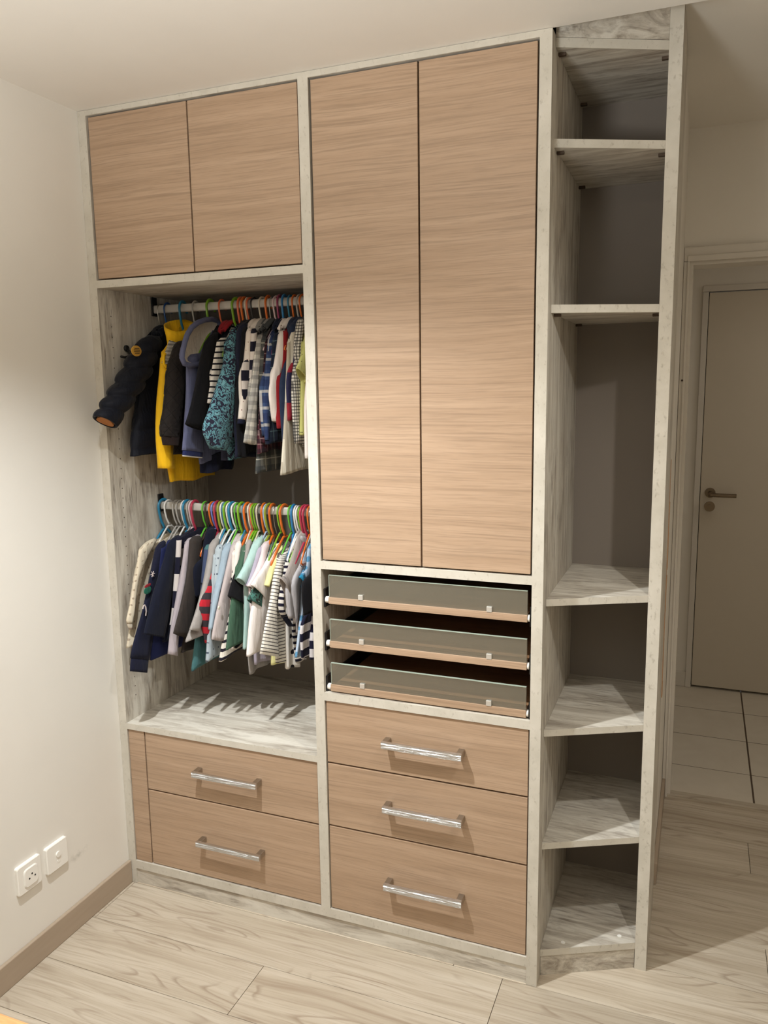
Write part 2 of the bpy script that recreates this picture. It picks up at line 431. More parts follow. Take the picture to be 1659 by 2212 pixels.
def front(name, x0, x1, z0, z1, mat='oak_veneer'):
    bm = B((x0, x1, FY, FY+.019, z0, z1), bev=.0008)
    return part(name, bm, mat, wd)
G_ = .0022
front('door', XA+.0045, .3806, 2.0155, 2.4798); front('door', .3854, XB-.005, 2.0155, 2.4798)
front('door', XC+.005, 1.0698, 1.1884, 2.4784); front('door', 1.0746, XD-.0055, 1.1884, 2.4784)
front('filler_strip', XA+.001, .0938, .0855, .5605)
def handle(dw, x0, x1, z0, z1):
    bm = bmesh.new()
    y = -.034
    zc = (z0+z1)/2
    # bar with long hammered grooves
    nx = 40
    rows = [[bm.verts.new((x0+(x1-x0)*i/nx, y+(.0007*math.sin(k*2.6+.9)+.00035*math.sin(i*.31+k*4.1) if 0 < k < 6 else 0), z0+(z1-z0)*k/6)) for i in range(nx+1)] for k in range(7)]
    for k in range(6):
        for i in range(nx): bm.faces.new((rows[k][i], rows[k][i+1], rows[k+1][i+1], rows[k+1][i]))
    bk = [bm.verts.new((x, y+.009, z)) for x, z in ((x0, z0), (x1, z0), (x1, z1), (x0, z1))]
    bm.faces.new((bk[0], bk[1], bk[2], bk[3]))
    bm.faces.new([rows[0][i] for i in range(nx+1)] + [bk[1], bk[0]])
    bm.faces.new([rows[6][i] for i in range(nx, -1, -1)] + [bk[3], bk[2]])
    bm.faces.new([rows[k][0] for k in range(6, -1, -1)] + [bk[0], bk[3]])
    bm.faces.new([rows[k][nx] for k in range(7)] + [bk[2], bk[1]])
    h = part('handle', bm, 'hammered_chrome', dw, False, 'grooved chrome bar handle')
    # square feet joined in the same pull
    for xa in (x0, x1-.017): part('handle_foot', B((xa, xa+.017, y+.008, FY, z0, z1), bev=.0015), 'brushed_chrome', dw)
def drawer(x0, x1, z0, z1, h):
    dw = front('drawer', x0, x1, z0, z1)
    handle(dw, *h)
    return dw
drawer(.0988, XB-.003, .3582, .5585, (.302, .538, .452, .4705)); drawer(.0988, XB-.003, .0878, .3528, (.304, .540, .212, .2295))
drawer(XC+.003, XD-.004, .5676, .7600, (.9585, 1.196, .656, .676)); drawer(XC+.003, XD-.004, .3646, .5622, (.9585, 1.196, .458, .4775)); drawer(XC+.003, XD-.004, .0878, .3592, (.9585, 1.196, .2125, .2325))
# carcass coloured dark, putting shade into the gaps between fronts
part('drawer_box', B((.10, .73, FY+.032, .5, .10, .55)), 'drawer_gap_shade', wd); part('drawer_box', B((.775, 1.37, FY+.032, .5, .10, .75)), 'drawer_gap_shade', wd)
# pull-out trays with glass fronts
for z0, z1, zt in ((1.0565, 1.0765, 1.1420), (.9245, .9445, 1.0100), (.7905, .8115, .8770)):
    bm = B((.7845, 1.3645, .008, .026, z0, z1), bev=.001)
    tr = part('pullout_tray', bm, 'oak_veneer', wd)
    part('tray_bottom', B((.790, 1.360, .026, .50, z0+.004, z0+.016)), 'oak_dark', tr)
    bm = B((.7865, 1.3640, .0105, .0165, z1, zt)); part('glass_front', bm, 'frosted_glass', tr, label='smoked frosted glass pane')
    part('glass_edge', B((.7865, 1.3640, .0103, .0167, zt-.0012, zt+.0003), (.7857, .7868, .0103, .0167, z1, zt)), 'glass_edge', tr)
    for xc in (.886, 1.262):
        part('clip', B((xc-.0075, xc+.0075, .0065, .0190, z1-.001, z1+.0145), bev=.0012), 'clip_chrome', tr, label='small square chrome clip')
    for xa, xb in ((XC+.0003, XC+.006), (XD-.006, XD-.0003)): part('runner', B((xa, xb, .012, .50, z0-.012, z1+.022)), 'black_metal', tr)
    for xa, xb in ((XC+.006, .7835), (1.3655, XD-.006)):
        bm = bmesh.new(); cyl(bm, (xa, .018, (z0+z1)/2), (xb, .018, (z0+z1)/2), .0095, 18)
        part('runner_roller', bm, 'white_plastic', tr, True, 'white runner wheel')
# rows of shelf-pin holes on the left side panel
bm = bmesh.new()
for y in (.055, .40):
    z = .66
    while z < 1.93:
        cyl(bm, (XA-.001, y, z), (XA+.0003, y, z), .0019, 8); z += .032
ph = part('pin_holes', bm, 'pin_hole', lp); ph['kind'] = 'stuff'
# hanging rods with end brackets
RODS = {1: (.27, 1.946), 2: (.245, 1.282)}
for k, (y, z) in RODS.items():
    bm = bmesh.new()
    ring = [(.0075*math.copysign(abs(math.cos(a))**.5, math.cos(a)), .0135*math.copysign(abs(math.sin(a))**.6, math.sin(a))) for a in [2*math.pi*i/20 for i in range(20)]]
    a = [bm.verts.new((XA+.004, y+p, z+q_)) for p, q_ in ring]; b = [bm.verts.new((XB-.004, y+p, z+q_)) for p, q_ in ring]
    for i in range(20): bm.faces.new((a[i], a[(i+1) % 20], b[(i+1) % 20], b[i]))
    rd = part('hanging_rod', bm, 'rod_metal', wd, True)
    for x0, x1 in ((XA, XA+.006), (XB-.006, XB)):
        bm = B((x0, x1, y-.014, y+.014, z-.022, z+.040), bev=.002); cyl(bm, (x0, y, z+.03), (x1+.002, y, z+.03), .006, 12)
        part('rod_bracket', bm, 'black_metal', rd)
# folding coat hook half hidden by the puffer jacket
hk = thing('coat_hook', 'small black and chrome coat hook on the left panel behind the navy jacket', 'hook', (XA, .10, 1.80))
bm = bmesh.new(); cyl(bm, (XA, .115, 1.812), (XA+.006, .115, 1.812), .010, 16); part('hook_base', bm, 'black_metal', hk, True)
bm = bmesh.new(); sweep(bm, [(XA+.005, .115, 1.812), (XA+.02, .11, 1.80), (XA+.026, .105, 1.787), (XA+.02, .085, 1.782), (XA+.02, .066, 1.784)], .004, 10); part('hook_arm', bm, 'black_metal', hk, True)
bm = bmesh.new(); cyl(bm, (XA, .125, 1.80), (XA+.018, .125, 1.795), .0045, 12); part('hook_screw', bm, 'steel', hk, True)

# ================================================================ ANGLED SHELF TOWER
XT, YT, YB, YL = 1.657, .172, .512, .046
tw = thing('shelf_tower', 'narrow open whitewashed shelf tower with slanted shelf fronts beside the doorway', 'shelf unit', (1.53, .30, 0))
def tpart(name, bm, mat, label=None): return part(name, bm, mat, tw, label=label)
p = tpart('side_panel', B((XT, XT+.032, YT+EB, YB, 0, 2.583)), 'whitewash_z')
part('edge_band', B((XT, XT+.032, YT, YT+EB, 0, 2.583)), 'edge_band', p)
tpart('back_panel', B((XE, XT, YB-.006, YB, .05, 2.58)), 'back_panel')
ZS = [(2.473, 2.4945), (2.2465, 2.2665), (1.8545, 1.8745), (1.0945, 1.1135), (.7275, .7465), (.394, .4125), (.063, .083)]
e = Vector((XT-XE, YT-YL)).normalized(); nrm = Vector((-e.y, e.x))*EB
for i, (z0, z1) in enumerate(ZS):
    bm = bmesh.new()
    prism(bm, [(XE+.0003, YL+nrm.y), (XT-.0003, YT+nrm.y), (XT-.0003, YB-.006), (XE+.0003, YB-.006)], z0, z1)
    p = tpart('top_board' if i == 0 else 'shelf', bm, 'whitewash_x')
    bm = bmesh.new(); prism(bm, [(XE+.0003, YL), (XT-.0003, YT), (XT-.0003, YT+nrm.y), (XE+.0003, YL+nrm.y)], z0, z1)
    part('edge_band', bm, 'edge_band', p)
    if i < 3:
        for x0, y0 in ((XE, YL+.035), (XT-.018, YT+.035), (XE, YB-.05)):
            part('shelf_pin', B((x0, x0+.018, y0, y0+.012, z0-.007, z0), bev=.001), 'brown_pin', p)
    if i == 6:
        for x, y in ((1.463, .10), (1.612, .185)):
            bm = bmesh.new(); cyl(bm, (x, y, z1), (x, y, z1+.0012), .006, 16); part('screw_cap', bm, 'white_plastic', p)
bm = bmesh.new(); prism(bm, [(XE+.0003, YL), (XT-.0003, YT), (XT-.0003, YT+.018), (XE+.0003, YL+.018)], 2.4955, 2.583)
tpart('fascia', bm, 'whitewash_x')
bm = bmesh.new(); prism(bm, [(XE+.001, YL+.004), (XT-.001, YT+.004), (XT-.001, YT+.02), (XE+.001, YL+.02)], 0, .0625)
tpart('plinth', bm, 'whitewash_x')
bm = B((XE, XE+.006, YB-.02, YB-.008, .15, .26)); part('cable_clip', bm, 'orange_plastic', tw, label='orange strip in rear corner')

# ================================================================ FABRICS (UV in metres: u around, v along the cloth)
def uvw(t):
    tc = t.n('ShaderNodeTexCoord'); return tc.outputs['UV']
def cloth_out(t, c, rough=.9, fuzz=.05):
    fold = t.noise(t.coord('Object', (1, 1, .22)), 34, 3, .5, .6)
    bf = t.n('ShaderNodeBump', Strength=.55, Distance=.012, Height=fold)
    bw = t.n('ShaderNodeBump', Strength=.25, Distance=.0006, Height=t.noise(t.coord('Object', (1, 1, 1)), 420, 2), Normal=bf.outputs[0])
    t.t.links.new(bw.outputs[0], t.b.inputs['Normal'])
    t.b.inputs['Sheen Weight'].default_value = fuzz
    return t.out(c, rough, 0, .15)
def fab(name, rgb, var=8, rough=.9):
    t = NT('cloth_'+name); n = t.noise(t.coord(), 60, 4, .7)
    M[name] = cloth_out(t, t.mix(n, srgb(*[max(0, x-var) for x in rgb]), srgb(*[min(255, x+var) for x in rgb])), rough)
def tone(t, rgb, var=5):
    return t.mix(t.noise(t.coord(), 70, 3), srgb(*[max(0, x-var) for x in rgb]), srgb(*[min(255, x+var) for x in rgb]))
def band(t, coord, period, ratio, shift=0.0):
    f = t.math('FRACT', t.math('ADD', t.math('DIVIDE', coord, period), shift))
    return t.math('LESS_THAN', f, ratio)
def stripes(name, c1, c2, period, ratio, axis=1, shift=0.):
    t = NT('cloth_'+name); s = t.sep(uvw(t))
    M[name] = cloth_out(t, t.mix(band(t, s[axis], period, ratio, shift), tone(t, c1), tone(t, c2)))
def plaid(name, base, lines):
    t = NT('cloth_'+name); s = t.sep(uvw(t)); c = tone(t, base)
    for axis, period, ratio, shift, rgb, op in lines:
        c = t.mix(t.math('MULTIPLY', band(t, s[axis], period, ratio, shift), op), c, srgb(*rgb))
    M[name] = cloth_out(t, c)
def mottle(name, cols, scale, dist=0.6):
    t = NT('cloth_'+name); n = t.noise(t.coord(), scale, 1.5, .5, dist)
    k = len(cols); c = t.ramp(n, [(.0 if i == 0 else cols[i][0], srgb(*cols[i][1])) for i in range(k)], 'CONSTANT')
    M[name] = cloth_out(t, c)
def motif(name, base, rgb, cell, r, shear=.5):
    """small scattered print"""
    t = NT('cloth_'+name); v = t.n('ShaderNodeMapping', Vector=uvw(t), Scale=(1/cell,)*3).outputs[0]
    vo = t.n('ShaderNodeTexVoronoi', Vector=v, Scale=1.0, Randomness=.35); vo.voronoi_dimensions = '2D'
    d_ = t.math('ADD', vo.outputs[0], t.math('MULTIPLY', t.noise(v, 6, 2), .16))
    M[name] = cloth_out(t, t.mix(t.math('LESS_THAN', d_, r+.08), tone(t, base), srgb(*rgb)))

fab('puffer', (20, 22, 31), 2, .6); fab('puffer_lining', (170, 110, 60)); fab('yellow', (238, 186, 30), 5, .6)
t = NT('cloth_quilt'); s_ = t.sep(uvw(t)); c_ = tone(t, (36, 31, 29), 3)
for op_ in ('ADD', 'SUBTRACT'): c_ = t.mix(t.math('MULTIPLY', band(t, t.math(op_, s_[0], s_[1]), .05, .055), .85), c_, srgb(8, 7, 8))
M['quilt'] = cloth_out(t, c_, .75); fab('black_rib', (40, 30, 28), 5); fab('slate', (92, 95, 122), 9)
stripes('navy_band', (38, 44, 84), (226, 222, 214), .034, .16, 1, .42)
fab('black', (21, 20, 23), 4); stripes('bw_fine', (222, 214, 202), (26, 24, 30), .0195, .3); fab('red', (140, 30, 36), 7)
mottle('camo_teal', [(0, (38, 38, 54)), (.46, (92, 138, 148)), (.56, (42, 41, 58)), (.63, (106, 152, 160))], 44, 1.6)
fab('navy_dull', (33, 35, 50), 5); motif('anchor', (222, 210, 198), (128, 78, 74), .032, .05); fab('navy', (24, 26, 44), 5); fab('cream', (222, 210, 198))
stripes('block', (208, 198, 190), (28, 27, 40), .058, .55); fab('white_warm', (222, 211, 203), 5)
plaid('gingham', (206, 200, 188), [(1, .027, .5, 0, (110, 108, 106), .5), (0, .027, .5, 0, (96, 94, 94), .5)])
plaid('plaid_grey', (112, 110, 102), [(1, .05, .4, 0, (48, 52, 56), .6), (0, .05, .4, 0, (48, 52, 56), .6), (1, .05, .06, .2, (186, 180, 164), .7), (0, .05, .06, .2, (186, 180, 164), .7)])
plaid('plaid_red', (74, 34, 42), [(1, .03, .4, 0, (34, 24, 30), .7), (0, .03, .4, 0, (34, 24, 30), .7), (1, .03, .1, .2, (140, 116, 112), .6), (0, .03, .1, .2, (140, 116, 112), .5)])
plaid('plaid_blue', (60, 78, 112), [(1, .052, .4, 0, (36, 46, 80), .7), (0, .052, .35, 0, (36, 46, 80), .6), (1, .052, .18, .4, (190, 186, 178), .6), (0, .052, .14, .4, (208, 202, 192), .55)])
plaid('plaid_green', (34, 44, 56), [(1, .044, .4, 0, (22, 26, 44), .7), (0, .044, .4, 0, (22, 26, 44), .6), (1, .044, .05, .2, (104, 128, 130), .7), (0, .044, .05, .2, (104, 128, 130), .7)])
fab('denim', (38, 47, 68), 9); stripes('linen', (176, 166, 148), (206, 198, 180), .03, .4, 0)
stripes('track', (40, 38, 66), (138, 36, 48), .19, .52, 1, .25)
plaid('check_bw', (200, 194, 182), [(1, .0095, .36, 0, (34, 32, 34), .75), (0, .0095, .36, 0, (34, 32, 34), .75)])
motif('olive', (186, 184, 112), (86, 82, 50), .03, .06); motif('cream_print', (206, 194, 172), (166, 150, 130), .027, .14)
stripes('cream_band', (212, 202, 184), (166, 150, 134), .018, .35); fab('navy2', (20, 23, 37), 4); fab('royal', (30, 36, 74), 5)
stripes('block_big', (192, 184, 180), (24, 24, 40), .112, .5); fab('lilac_grey', (166, 156, 160), 10); fab('charcoal', (54, 48, 45), 8)
t = NT('cloth_teal_hem'); s_ = t.sep(uvw(t))
M['teal_hem'] = cloth_out(t, t.mix(band(t, s_[1], 10, .0226), tone(t, (60, 70, 98)), tone(t, (66, 104, 106))))
fab('marl', (150, 144, 140), 14); stripes('red_stripe', (176, 36, 48), (54, 48, 52), .0455, .5)
motif('pale_print', (164, 174, 180), (84, 92, 104), .03, .1); fab('pale_blue', (148, 164, 176), 7); fab('pink_grey', (182, 170, 168), 9)
stripes('bw_stripe', (216, 208, 196), (34, 30, 40), .026, .36); fab('green', (66, 94, 76), 7); fab('mint', (164, 192, 186), 6)
fab('lilac', (164, 156, 170), 7); fab('pink', (214, 196, 196), 5)
mottle('camo_green', [(0, (40, 60, 56)), (.45, (66, 108, 98)), (.58, (36, 44, 40)), (.68, (124, 156, 144))], 34, 1.0)
fab('white', (224, 216, 211), 5); fab('pale_yellow', (218, 212, 150), 6); stripes('thin_stripe', (222, 216, 204), (84, 78, 76), .0112, .27)
motif('print_bw', (212, 206, 198), (30, 28, 34), .05, .16); stripes('navy_stripe', (206, 200, 192), (28, 26, 42), .0205, .46)
fab('taupe', (158, 148, 142), 8); fab('marl_light', (172, 168, 170), 10); motif('blue_print', (176, 190, 206), (96, 148, 184), .04, .25)
fab('turquoise', (44, 134, 170), 6); stripes('block_bold', (212, 206, 206), (28, 27, 46), .053, .5)
fab('fleece', (214, 202, 186), 14); stripes('lining_stripe', (216, 208, 194), (30, 28, 32), .0062, .5)
fab('badge_yellow', (196, 150, 62), 10); plain('dark_thread', (62, 48, 30), .9); plain('button_cream', (222, 214, 196), .5)

# ================================================================ GARMENT BUILDERS
def catmull(P, K):
    out = []; n = len(P)
    for i in range(K):
        f = i/(K-1)*(n-1); j = min(int(f), n-2); u = f-j
        p0, p1, p2, p3 = P[max(j-1, 0)], P[j], P[j+1], P[min(j+2, n-1)]
        out.append([.5*(2*b+(c-a)*u+(2*a-5*b+4*c-d_)*u*u+(3*b-a-3*c+d_)*u**3) for a, b, c, d_ in zip(p0, p1, p2, p3)])
    return out
def sleeve_rings(S, x, thick, K, rnd, mode):
    P = catmull(S, K); ph = [rnd.uniform(0, 6.28) for _ in range(4)]; L = 0; out = []
    for i, (y, z, hy, hz) in enumerate(P):
        if i: L += math.hypot(y-P[i-1][0], z-P[i-1][1])
        w = math.hypot(hy, hz); b = min(thick, w/2.0)
        a = math.sqrt(max(((.74 if mode == 'puffer' else .45)*w)**2, w*w-(1.7*b)**2))
        out.append((y, z, hy/w, hz/w, a, b, L))
    return out, ph
def tube_bm(bm, rings, x, ph, mode, n=18, lip=True, shrink=1.0, tilt=.0):
    uvl = bm.loops.layers.uv.verify(); V = []; U = []
    def ring(r, sc, dz=0, k=0, fold=True):
        y, z, hy, hz, a, b, L = r; row = []
        for j in range(n):
            t_ = 2*math.pi*j/n; m_ = 1
            if fold:
                m_ = 1+.09*math.sin(3*t_+ph[0]+L*9)+.07*math.sin(2*t_+ph[1]-L*22)
                if mode == 'puffer': m_ = .80+.31*abs(math.sin(L*math.pi/.062))**.55
                if mode == 'quilt':
                    d1 = abs(((t_*a*1.2+L)/.05) % 1-.5); d2 = abs(((t_*a*1.2-L)/.05) % 1-.5); m_ = 1-.10*math.exp(-(min(.5-d1, .5-d2)/.06)**2)*1.6
            ca, sa = math.cos(t_)*a*sc*m_*shrink, math.sin(t_)*b*sc*(m_ if mode else m_)*shrink
            xo = .004*math.sin(ph[2]+L*8)
            row.append(bm.verts.new((x+sa+xo+tilt*L, y+hy*ca, z+hz*ca+dz)))
        return row
    seq = []
    r0 = rings[0]; up = (r0[0]-rings[1][0], r0[1]-rings[1][1]); un = math.hypot(*up) or 1
    cap = (r0[0]+up[0]/un*.012, r0[1]+up[1]/un*.012, r0[2], r0[3], r0[4], r0[5], r0[6]-.012)
    seq.append((cap, .55)); seq += [(r, 1) for r in rings]
    if lip:
        e_ = rings[-1]; f_ = rings[-2]; dn = math.hypot(e_[0]-f_[0], e_[1]-f_[1]) or 1
        bk = ((f_[0]-e_[0])/dn, (f_[1]-e_[1])/dn)
        seq.append((e_, .86)); seq.append(((e_[0]+bk[0]*.02, e_[1]+bk[1]*.02, *e_[2:]), .8))
    rows = [ring(r, s_) for r, s_ in seq]
    for i in range(len(rows)-1):
        (ra, _), (rb, _) = seq[i], seq[i+1]
        for j in range(n):
            k = (j+1) % n
            f = bm.faces.new((rows[i][j], rows[i][k], rows[i+1][k], rows[i+1][j]))
            for lp_, (r, jj) in zip(f.loops, ((ra, j), (ra, j+1), (rb, j+1), (rb, j))):
                lp_[uvl].uv = (jj/n*4*(ra[4]+ra[5])*.8, -r[6])
            f.smooth = True
    bm.faces.new(rows[0][::-1]); bm.faces.new(rows[-1])
def body_bm(bm, Bd, x, y0, z0, T, rnd, mode):
    uvl = bm.loops.layers.uv.verify(); K = 22 if mode != 'puffer' else 40; n2 = 16
    P = catmull([p+[0] for p in Bd], K); ph = [rnd.uniform(0, 6.28) for _ in range(4)]
    zneck = z0-(.055 if z0 > 1.6 else .098); rise = min(.11, max(.02, zneck-P[0][1])); rows = []
    for i, (yf, zf, _) in enumerate(P):
        t_ = i/(K-1); yb = min(2*y0-yf, DEP-.03); yb = max(yb, yf+.06); row = []
        fold = .25+.75*t_
        for side in (1, -1):
            for j in range(n2):
                s_ = j/(n2-1); s2 = s_ if side > 0 else 1-s_
                y = yf+(yb-yf)*s2
                th = T*(max(0, math.sin(math.pi*min(max(s2, .02), .98))))**.45
                if mode == 'puffer': th *= .72+.45*abs(math.sin((zf)*math.pi/.062))**.6
                th += fold*.003*math.sin(s2*17+ph[0]+side*.6)*(1 if 0 < j < n2-1 else .3)
                xo = fold*.005*math.sin(s2*11+ph[1]+t_*2)
                zz = zf+rise*(1-t_)**2.2*max(0, 1-abs(2*s2-1)*1.05)+.004*math.sin(s2*9+ph[2])*t_
                row.append(bm.verts.new((x+side*th+xo, y, zz)))
        rows.append(row)
    N = 2*n2
    for i in range(K-1):
        for j in range(N):
            k = (j+1) % N
            f = bm.faces.new((rows[i][j], rows[i][k], rows[i+1][k], rows[i+1][j])); f.smooth = True
            for lp_ in f.loops: lp_[uvl].uv = (lp_.vert.co.y, lp_.vert.co.z-P[-1][1])
    bm.faces.new(rows[0][::-1]); bm.faces.new(rows[-1])
CATS = {'jacket': 'jacket', 'raincoat': 'coat', 'sweater': 'sweater', 'shirt': 'shirt', 'pullover': 'pullover', 'tee': 't-shirt', 'jumper': 'sweater', 'cardigan': 'cardigan', 'blouson': 'sweater'}
def disc(bm, x, y, z, ry, rz, th, rot=0, n=24, dome=.3):
    rows = []
    for xx, s_ in ((x, 1), (x+th*.7, 1), (x+th, 1-dome)):
        row = []
        for j in range(n):
            a = 2*math.pi*j/n; p, q_ = ry*s_*math.cos(a), rz*s_*math.sin(a)
            row.append(bm.verts.new((xx, y+p*math.cos(rot)-q_*math.sin(rot), z+p*math.sin(rot)+q_*math.cos(rot))))
        rows.append(row)
    for i in range(2):
        for j in range(n): bm.faces.new((rows[i][j], rows[i][(j+1) % n], rows[i+1][(j+1) % n], rows[i+1][j]))
    bm.faces.new(rows[0][::-1]); bm.faces.new(rows[2])
def garment(name, label, rod, x, mat, Sl, Bd, k):
    y0, z0 = RODS[rod]; rnd = random.Random(label); kind = k.get('kind')
    mode = kind if kind in ('puffer', 'quilt') else None
    th = k.get('sth', .0125); 
    if kind == 'puffer': th = .040
    root = thing(name, label, CATS[name.split('_')[-1]], (x, y0, z0-.06), 'clothes hanging on the %s rod' % ('upper' if rod == 1 else 'lower'))
    bm = bmesh.new(); T = k.get('bth', .030 if kind == 'puffer' else .0135)
    body_bm(bm, Bd, x-(.004 if kind != 'puffer' else .008), y0, z0, T, rnd, mode)
    part('body', bm, mat, root)
    K = 16 if mode is None else 60
    rings, ph = sleeve_rings(Sl, x, th, K, rnd, mode)
    cut = len(rings)
    if k.get('cuff'): cut = max(3, int(len(rings)*(.86 if kind != 'hoodie' else .87)))
    if kind == 'hoodie': cut = 13
    xs = x+.006
    bm = bmesh.new(); tube_bm(bm, rings[:cut], xs, ph, mode, 18 if mode is None else 28, lip=True)
    sl = part('sleeve', bm, mat, root)
    # rear sleeve: mirror image of the front one about the rod, kept close to the body
    rear = [(min(2*y0-r[0], DEP-.05), r[1], r[2], -r[3], r[4]*.8, r[5]*.6, r[6]) for r in rings]
    bm = bmesh.new(); tube_bm(bm, rear, x, ph, mode, 12, lip=True); part('sleeve', bm, mat, root)
    if k.get('cuff'):
        bm = bmesh.new(); tube_bm(bm, rings[cut-1:], xs, ph, None, 18, shrink=.93)
        part('cuff', bm, k['cuff'], root, label='contrasting cuff')
    if k.get('collar'):
        zc = z0-(.062 if rod == 1 else .098); bm = bmesh.new(); pts = []
        for i in range(20):
            a = 2*math.pi*i/20; pts.append((x+.010*math.cos(a), y0-.008+.048*math.sin(a), zc+.010*math.cos(2*a)-.014*(math.sin(a) < 0)*abs(math.sin(a))))
        sweep(bm, pts, .006, 8, closed=True, rb=.012); part('collar', bm, k['collar'], root, True)
    if kind == 'puffer':
        bm = bmesh.new(); disc(bm, xs+.034, .052, 1.799, .023, .0165, .004, 0)
        bd = part('badge', bm, 'badge_yellow', root, label='oval yellow sleeve badge')
        bm = bmesh.new()
        for i in range(4):
            zz = 1.8065-.005*i; hw = .016-.003*abs(i-1.5)
            box(bm, xs+.0378, xs+.0384, .052-hw, .052+hw, zz-.0011, zz+.0011)
        part('badge_stitching', bm, 'dark_thread', bd)
        e_ = rings[-1]; bm = bmesh.new()
        tube_bm(bm, [(r[0], r[1], r[2], r[3], r[4]*.76, r[5]*.76, r[6]) for r in rings[-4:]], xs, ph, None, 18, lip=False)
        part('sleeve_lining', bm, 'puffer_lining', sl, label='brown sleeve lining')
        bm = bmesh.new(); pts = [(x+.018*math.cos(a), y0+.055*math.sin(a), z0-.075+.012*math.cos(2*a)) for a in [2*math.pi*i/20 for i in range(20)]]
        sweep(bm, pts, .012, 8, closed=True, rb=.018); part('collar', bm, 'puffer', root, True)
    if kind == 'rain':
        # funnel hood standing open around the hanger hook
        bm = bmesh.new(); rows = []
        for i, (cy, cz, ry, rx, tl) in enumerate(((.236, 1.887, .070, .034, .012), (.231, 1.872, .070, .033, .010), (.226, 1.852, .062, .028, .004), (.220, 1.836, .050, .022, 0), (.216, 1.818, .042, .017, 0), (.213, 1.800, .05, .02, 0), (.205, 1.775, .06, .017, 0))):
            rows.append([bm.verts.new((x+.004+rx*math.cos(a)+.004*math.sin(3*a+i), cy+ry*math.sin(a), cz+tl*math.sin(a)*1.4-(.016 if i < 3 else .004)*math.cos(a))) for a in [2*math.pi*j/28 for j in range(28)]])
        for i in range(6):
            for j in range(28):
                f = bm.faces.new((rows[i][j], rows[i][(j+1) % 28], rows[i+1][(j+1) % 28], rows[i+1][j])); f.smooth = True
        hood = part('hood', bm, 'yellow', root)
        md = hood.modifiers.new('thickness', 'SOLIDIFY'); md.thickness = .0022
        # turned-out striped lining below the hood
        bm = bmesh.new(); uvl = bm.loops.layers.uv.verify(); g_ = []
        A_, B_, C_, D_ = Vector((x+.016, .155, 1.835)), Vector((x+.024, .205, 1.822)), Vector((x+.020, .104, 1.762)), Vector((x+.028, .160, 1.750))
        for i in range(9):
            g_.append([])
            for j in range(7):
                u, v = j/6, i/8; p_ = (A_*(1-u)+B_*u)*(1-v)+(C_*(1-u)+D_*u)*v
                p_.x += .010*math.sin(u*math.pi)*(.6+.4*v); g_[-1].append(bm.verts.new(p_))
        for i in range(8):
            for j in range(6):
                f = bm.faces.new((g_[i][j], g_[i][j+1], g_[i+1][j+1], g_[i+1][j])); f.smooth = True
                for lp_, (ii, jj) in zip(f.loops, ((i, j), (i, j+1), (i+1, j+1), (i+1, j))): lp_[uvl].uv = (jj*.012, ii*.0125+jj*.004)
        ln = part('lining', bm, 'lining_stripe', root, label='black and white striped lining')
        ln.modifiers.new('thickness', 'SOLIDIFY').thickness = .002
        # rolled front edge of the coat opening under the lining
        bm = bmesh.new(); sweep(bm, [(x+.012, .150, 1.800), (x+.02, .118, 1.785), (x+.028, .104, 1.758), (x+.034, .118, 1.745), (x+.03, .15, 1.742)], .006, 8, rb=.004)
        part('front_edge', bm, 'yellow', root, True)
    if kind == 'hoodie':
        rim = [(.279, 1.899), (.239, 1.902), (.199, 1.897), (.163, 1.886), (.134, 1.870), (.109, 1.846), (.089, 1.820), (.073, 1.796), (.064, 1.774), (.078, 1.757), (.117, 1.752), (.165, 1.757), (.205, 1.778), (.24, 1.812), (.268, 1.85), (.288, 1.88)]
        cy = sum(p[0] for p in rim)/len(rim); cz = sum(p[1] for p in rim)/len(rim)
        bm = bmesh.new(); sweep(bm, [(x+.020+.004*math.sin(i), p[0], p[1]) for i, p in enumerate(rim)], .0085, 10, closed=True, up=Vector((1, 0, 0)))
        hd_ = part('hood', bm, 'slate', root, True)
        for nm, mt, dx, pm in (('hood_lining', 'fleece', 0, hd_), ('hood_back', 'slate', -.004, hd_)):
            bm = bmesh.new(); rows = []
            for sc, xd in ((.98, .018), (.82, .004), (.55, -.004), (.25, -.008)):
                rows.append([bm.verts.new((x+xd+dx, cy+(p[0]-cy)*sc, cz+(p[1]-cz)*sc)) for p in rim])
            for i in range(3):
                for j in range(16):
                    f = bm.faces.new((rows[i][j], rows[i][(j+1) % 16], rows[i+1][(j+1) % 16], rows[i+1][j])); f.smooth = True
            bm.faces.new(rows[3]); part(nm, bm, mt, pm, label='cream fleece hood lining' if mt == 'fleece' else None)
        bm = bmesh.new(); zb = Bd[-1][1]
        body_bm(bm, [[Bd[-1][0]+.006, zb+.010], [Bd[-1][0]+.008, zb-.012], [Bd[-1][0]+.012, zb-.034]], x-.003, y0, zb+.06, .012, rnd, None)
        part('hem_band', bm, 'navy', root, label='navy ribbed hem')
    if kind == 'button':
        bm = bmesh.new(); disc(bm, xs+.012, .062, .993, .0058, .0058, .003); part('button', bm, 'button_cream', root, label='small round white button')
    if kind == 'xmas':
        xx = xs+.0135
        bm = bmesh.new(); sweep(bm, [(xx, -.0455+.02, .992), (xx, -.042+.02, 1.001), (xx, -.036+.02, 1.002), (xx, -.031+.02, .994), (xx, -.030+.02, .98), (xx-.002, -.031+.02, .966)], .0026, 8, rb=.0015)
        part('candy_cane', bm, 'badge_white', root, label='printed candy cane')
        bm = bmesh.new()
        for i in range(3):
            a = math.pi*i/3; dy, dz = .010*math.cos(a), .010*math.sin(a)
            sweep(bm, [(xx-.001, .034-dy, 1.092-dz), (xx-.001, .034+dy, 1.092+dz)], .0012, 6)
        part('snowflake', bm, 'badge_white', root, label='printed white snowflake')
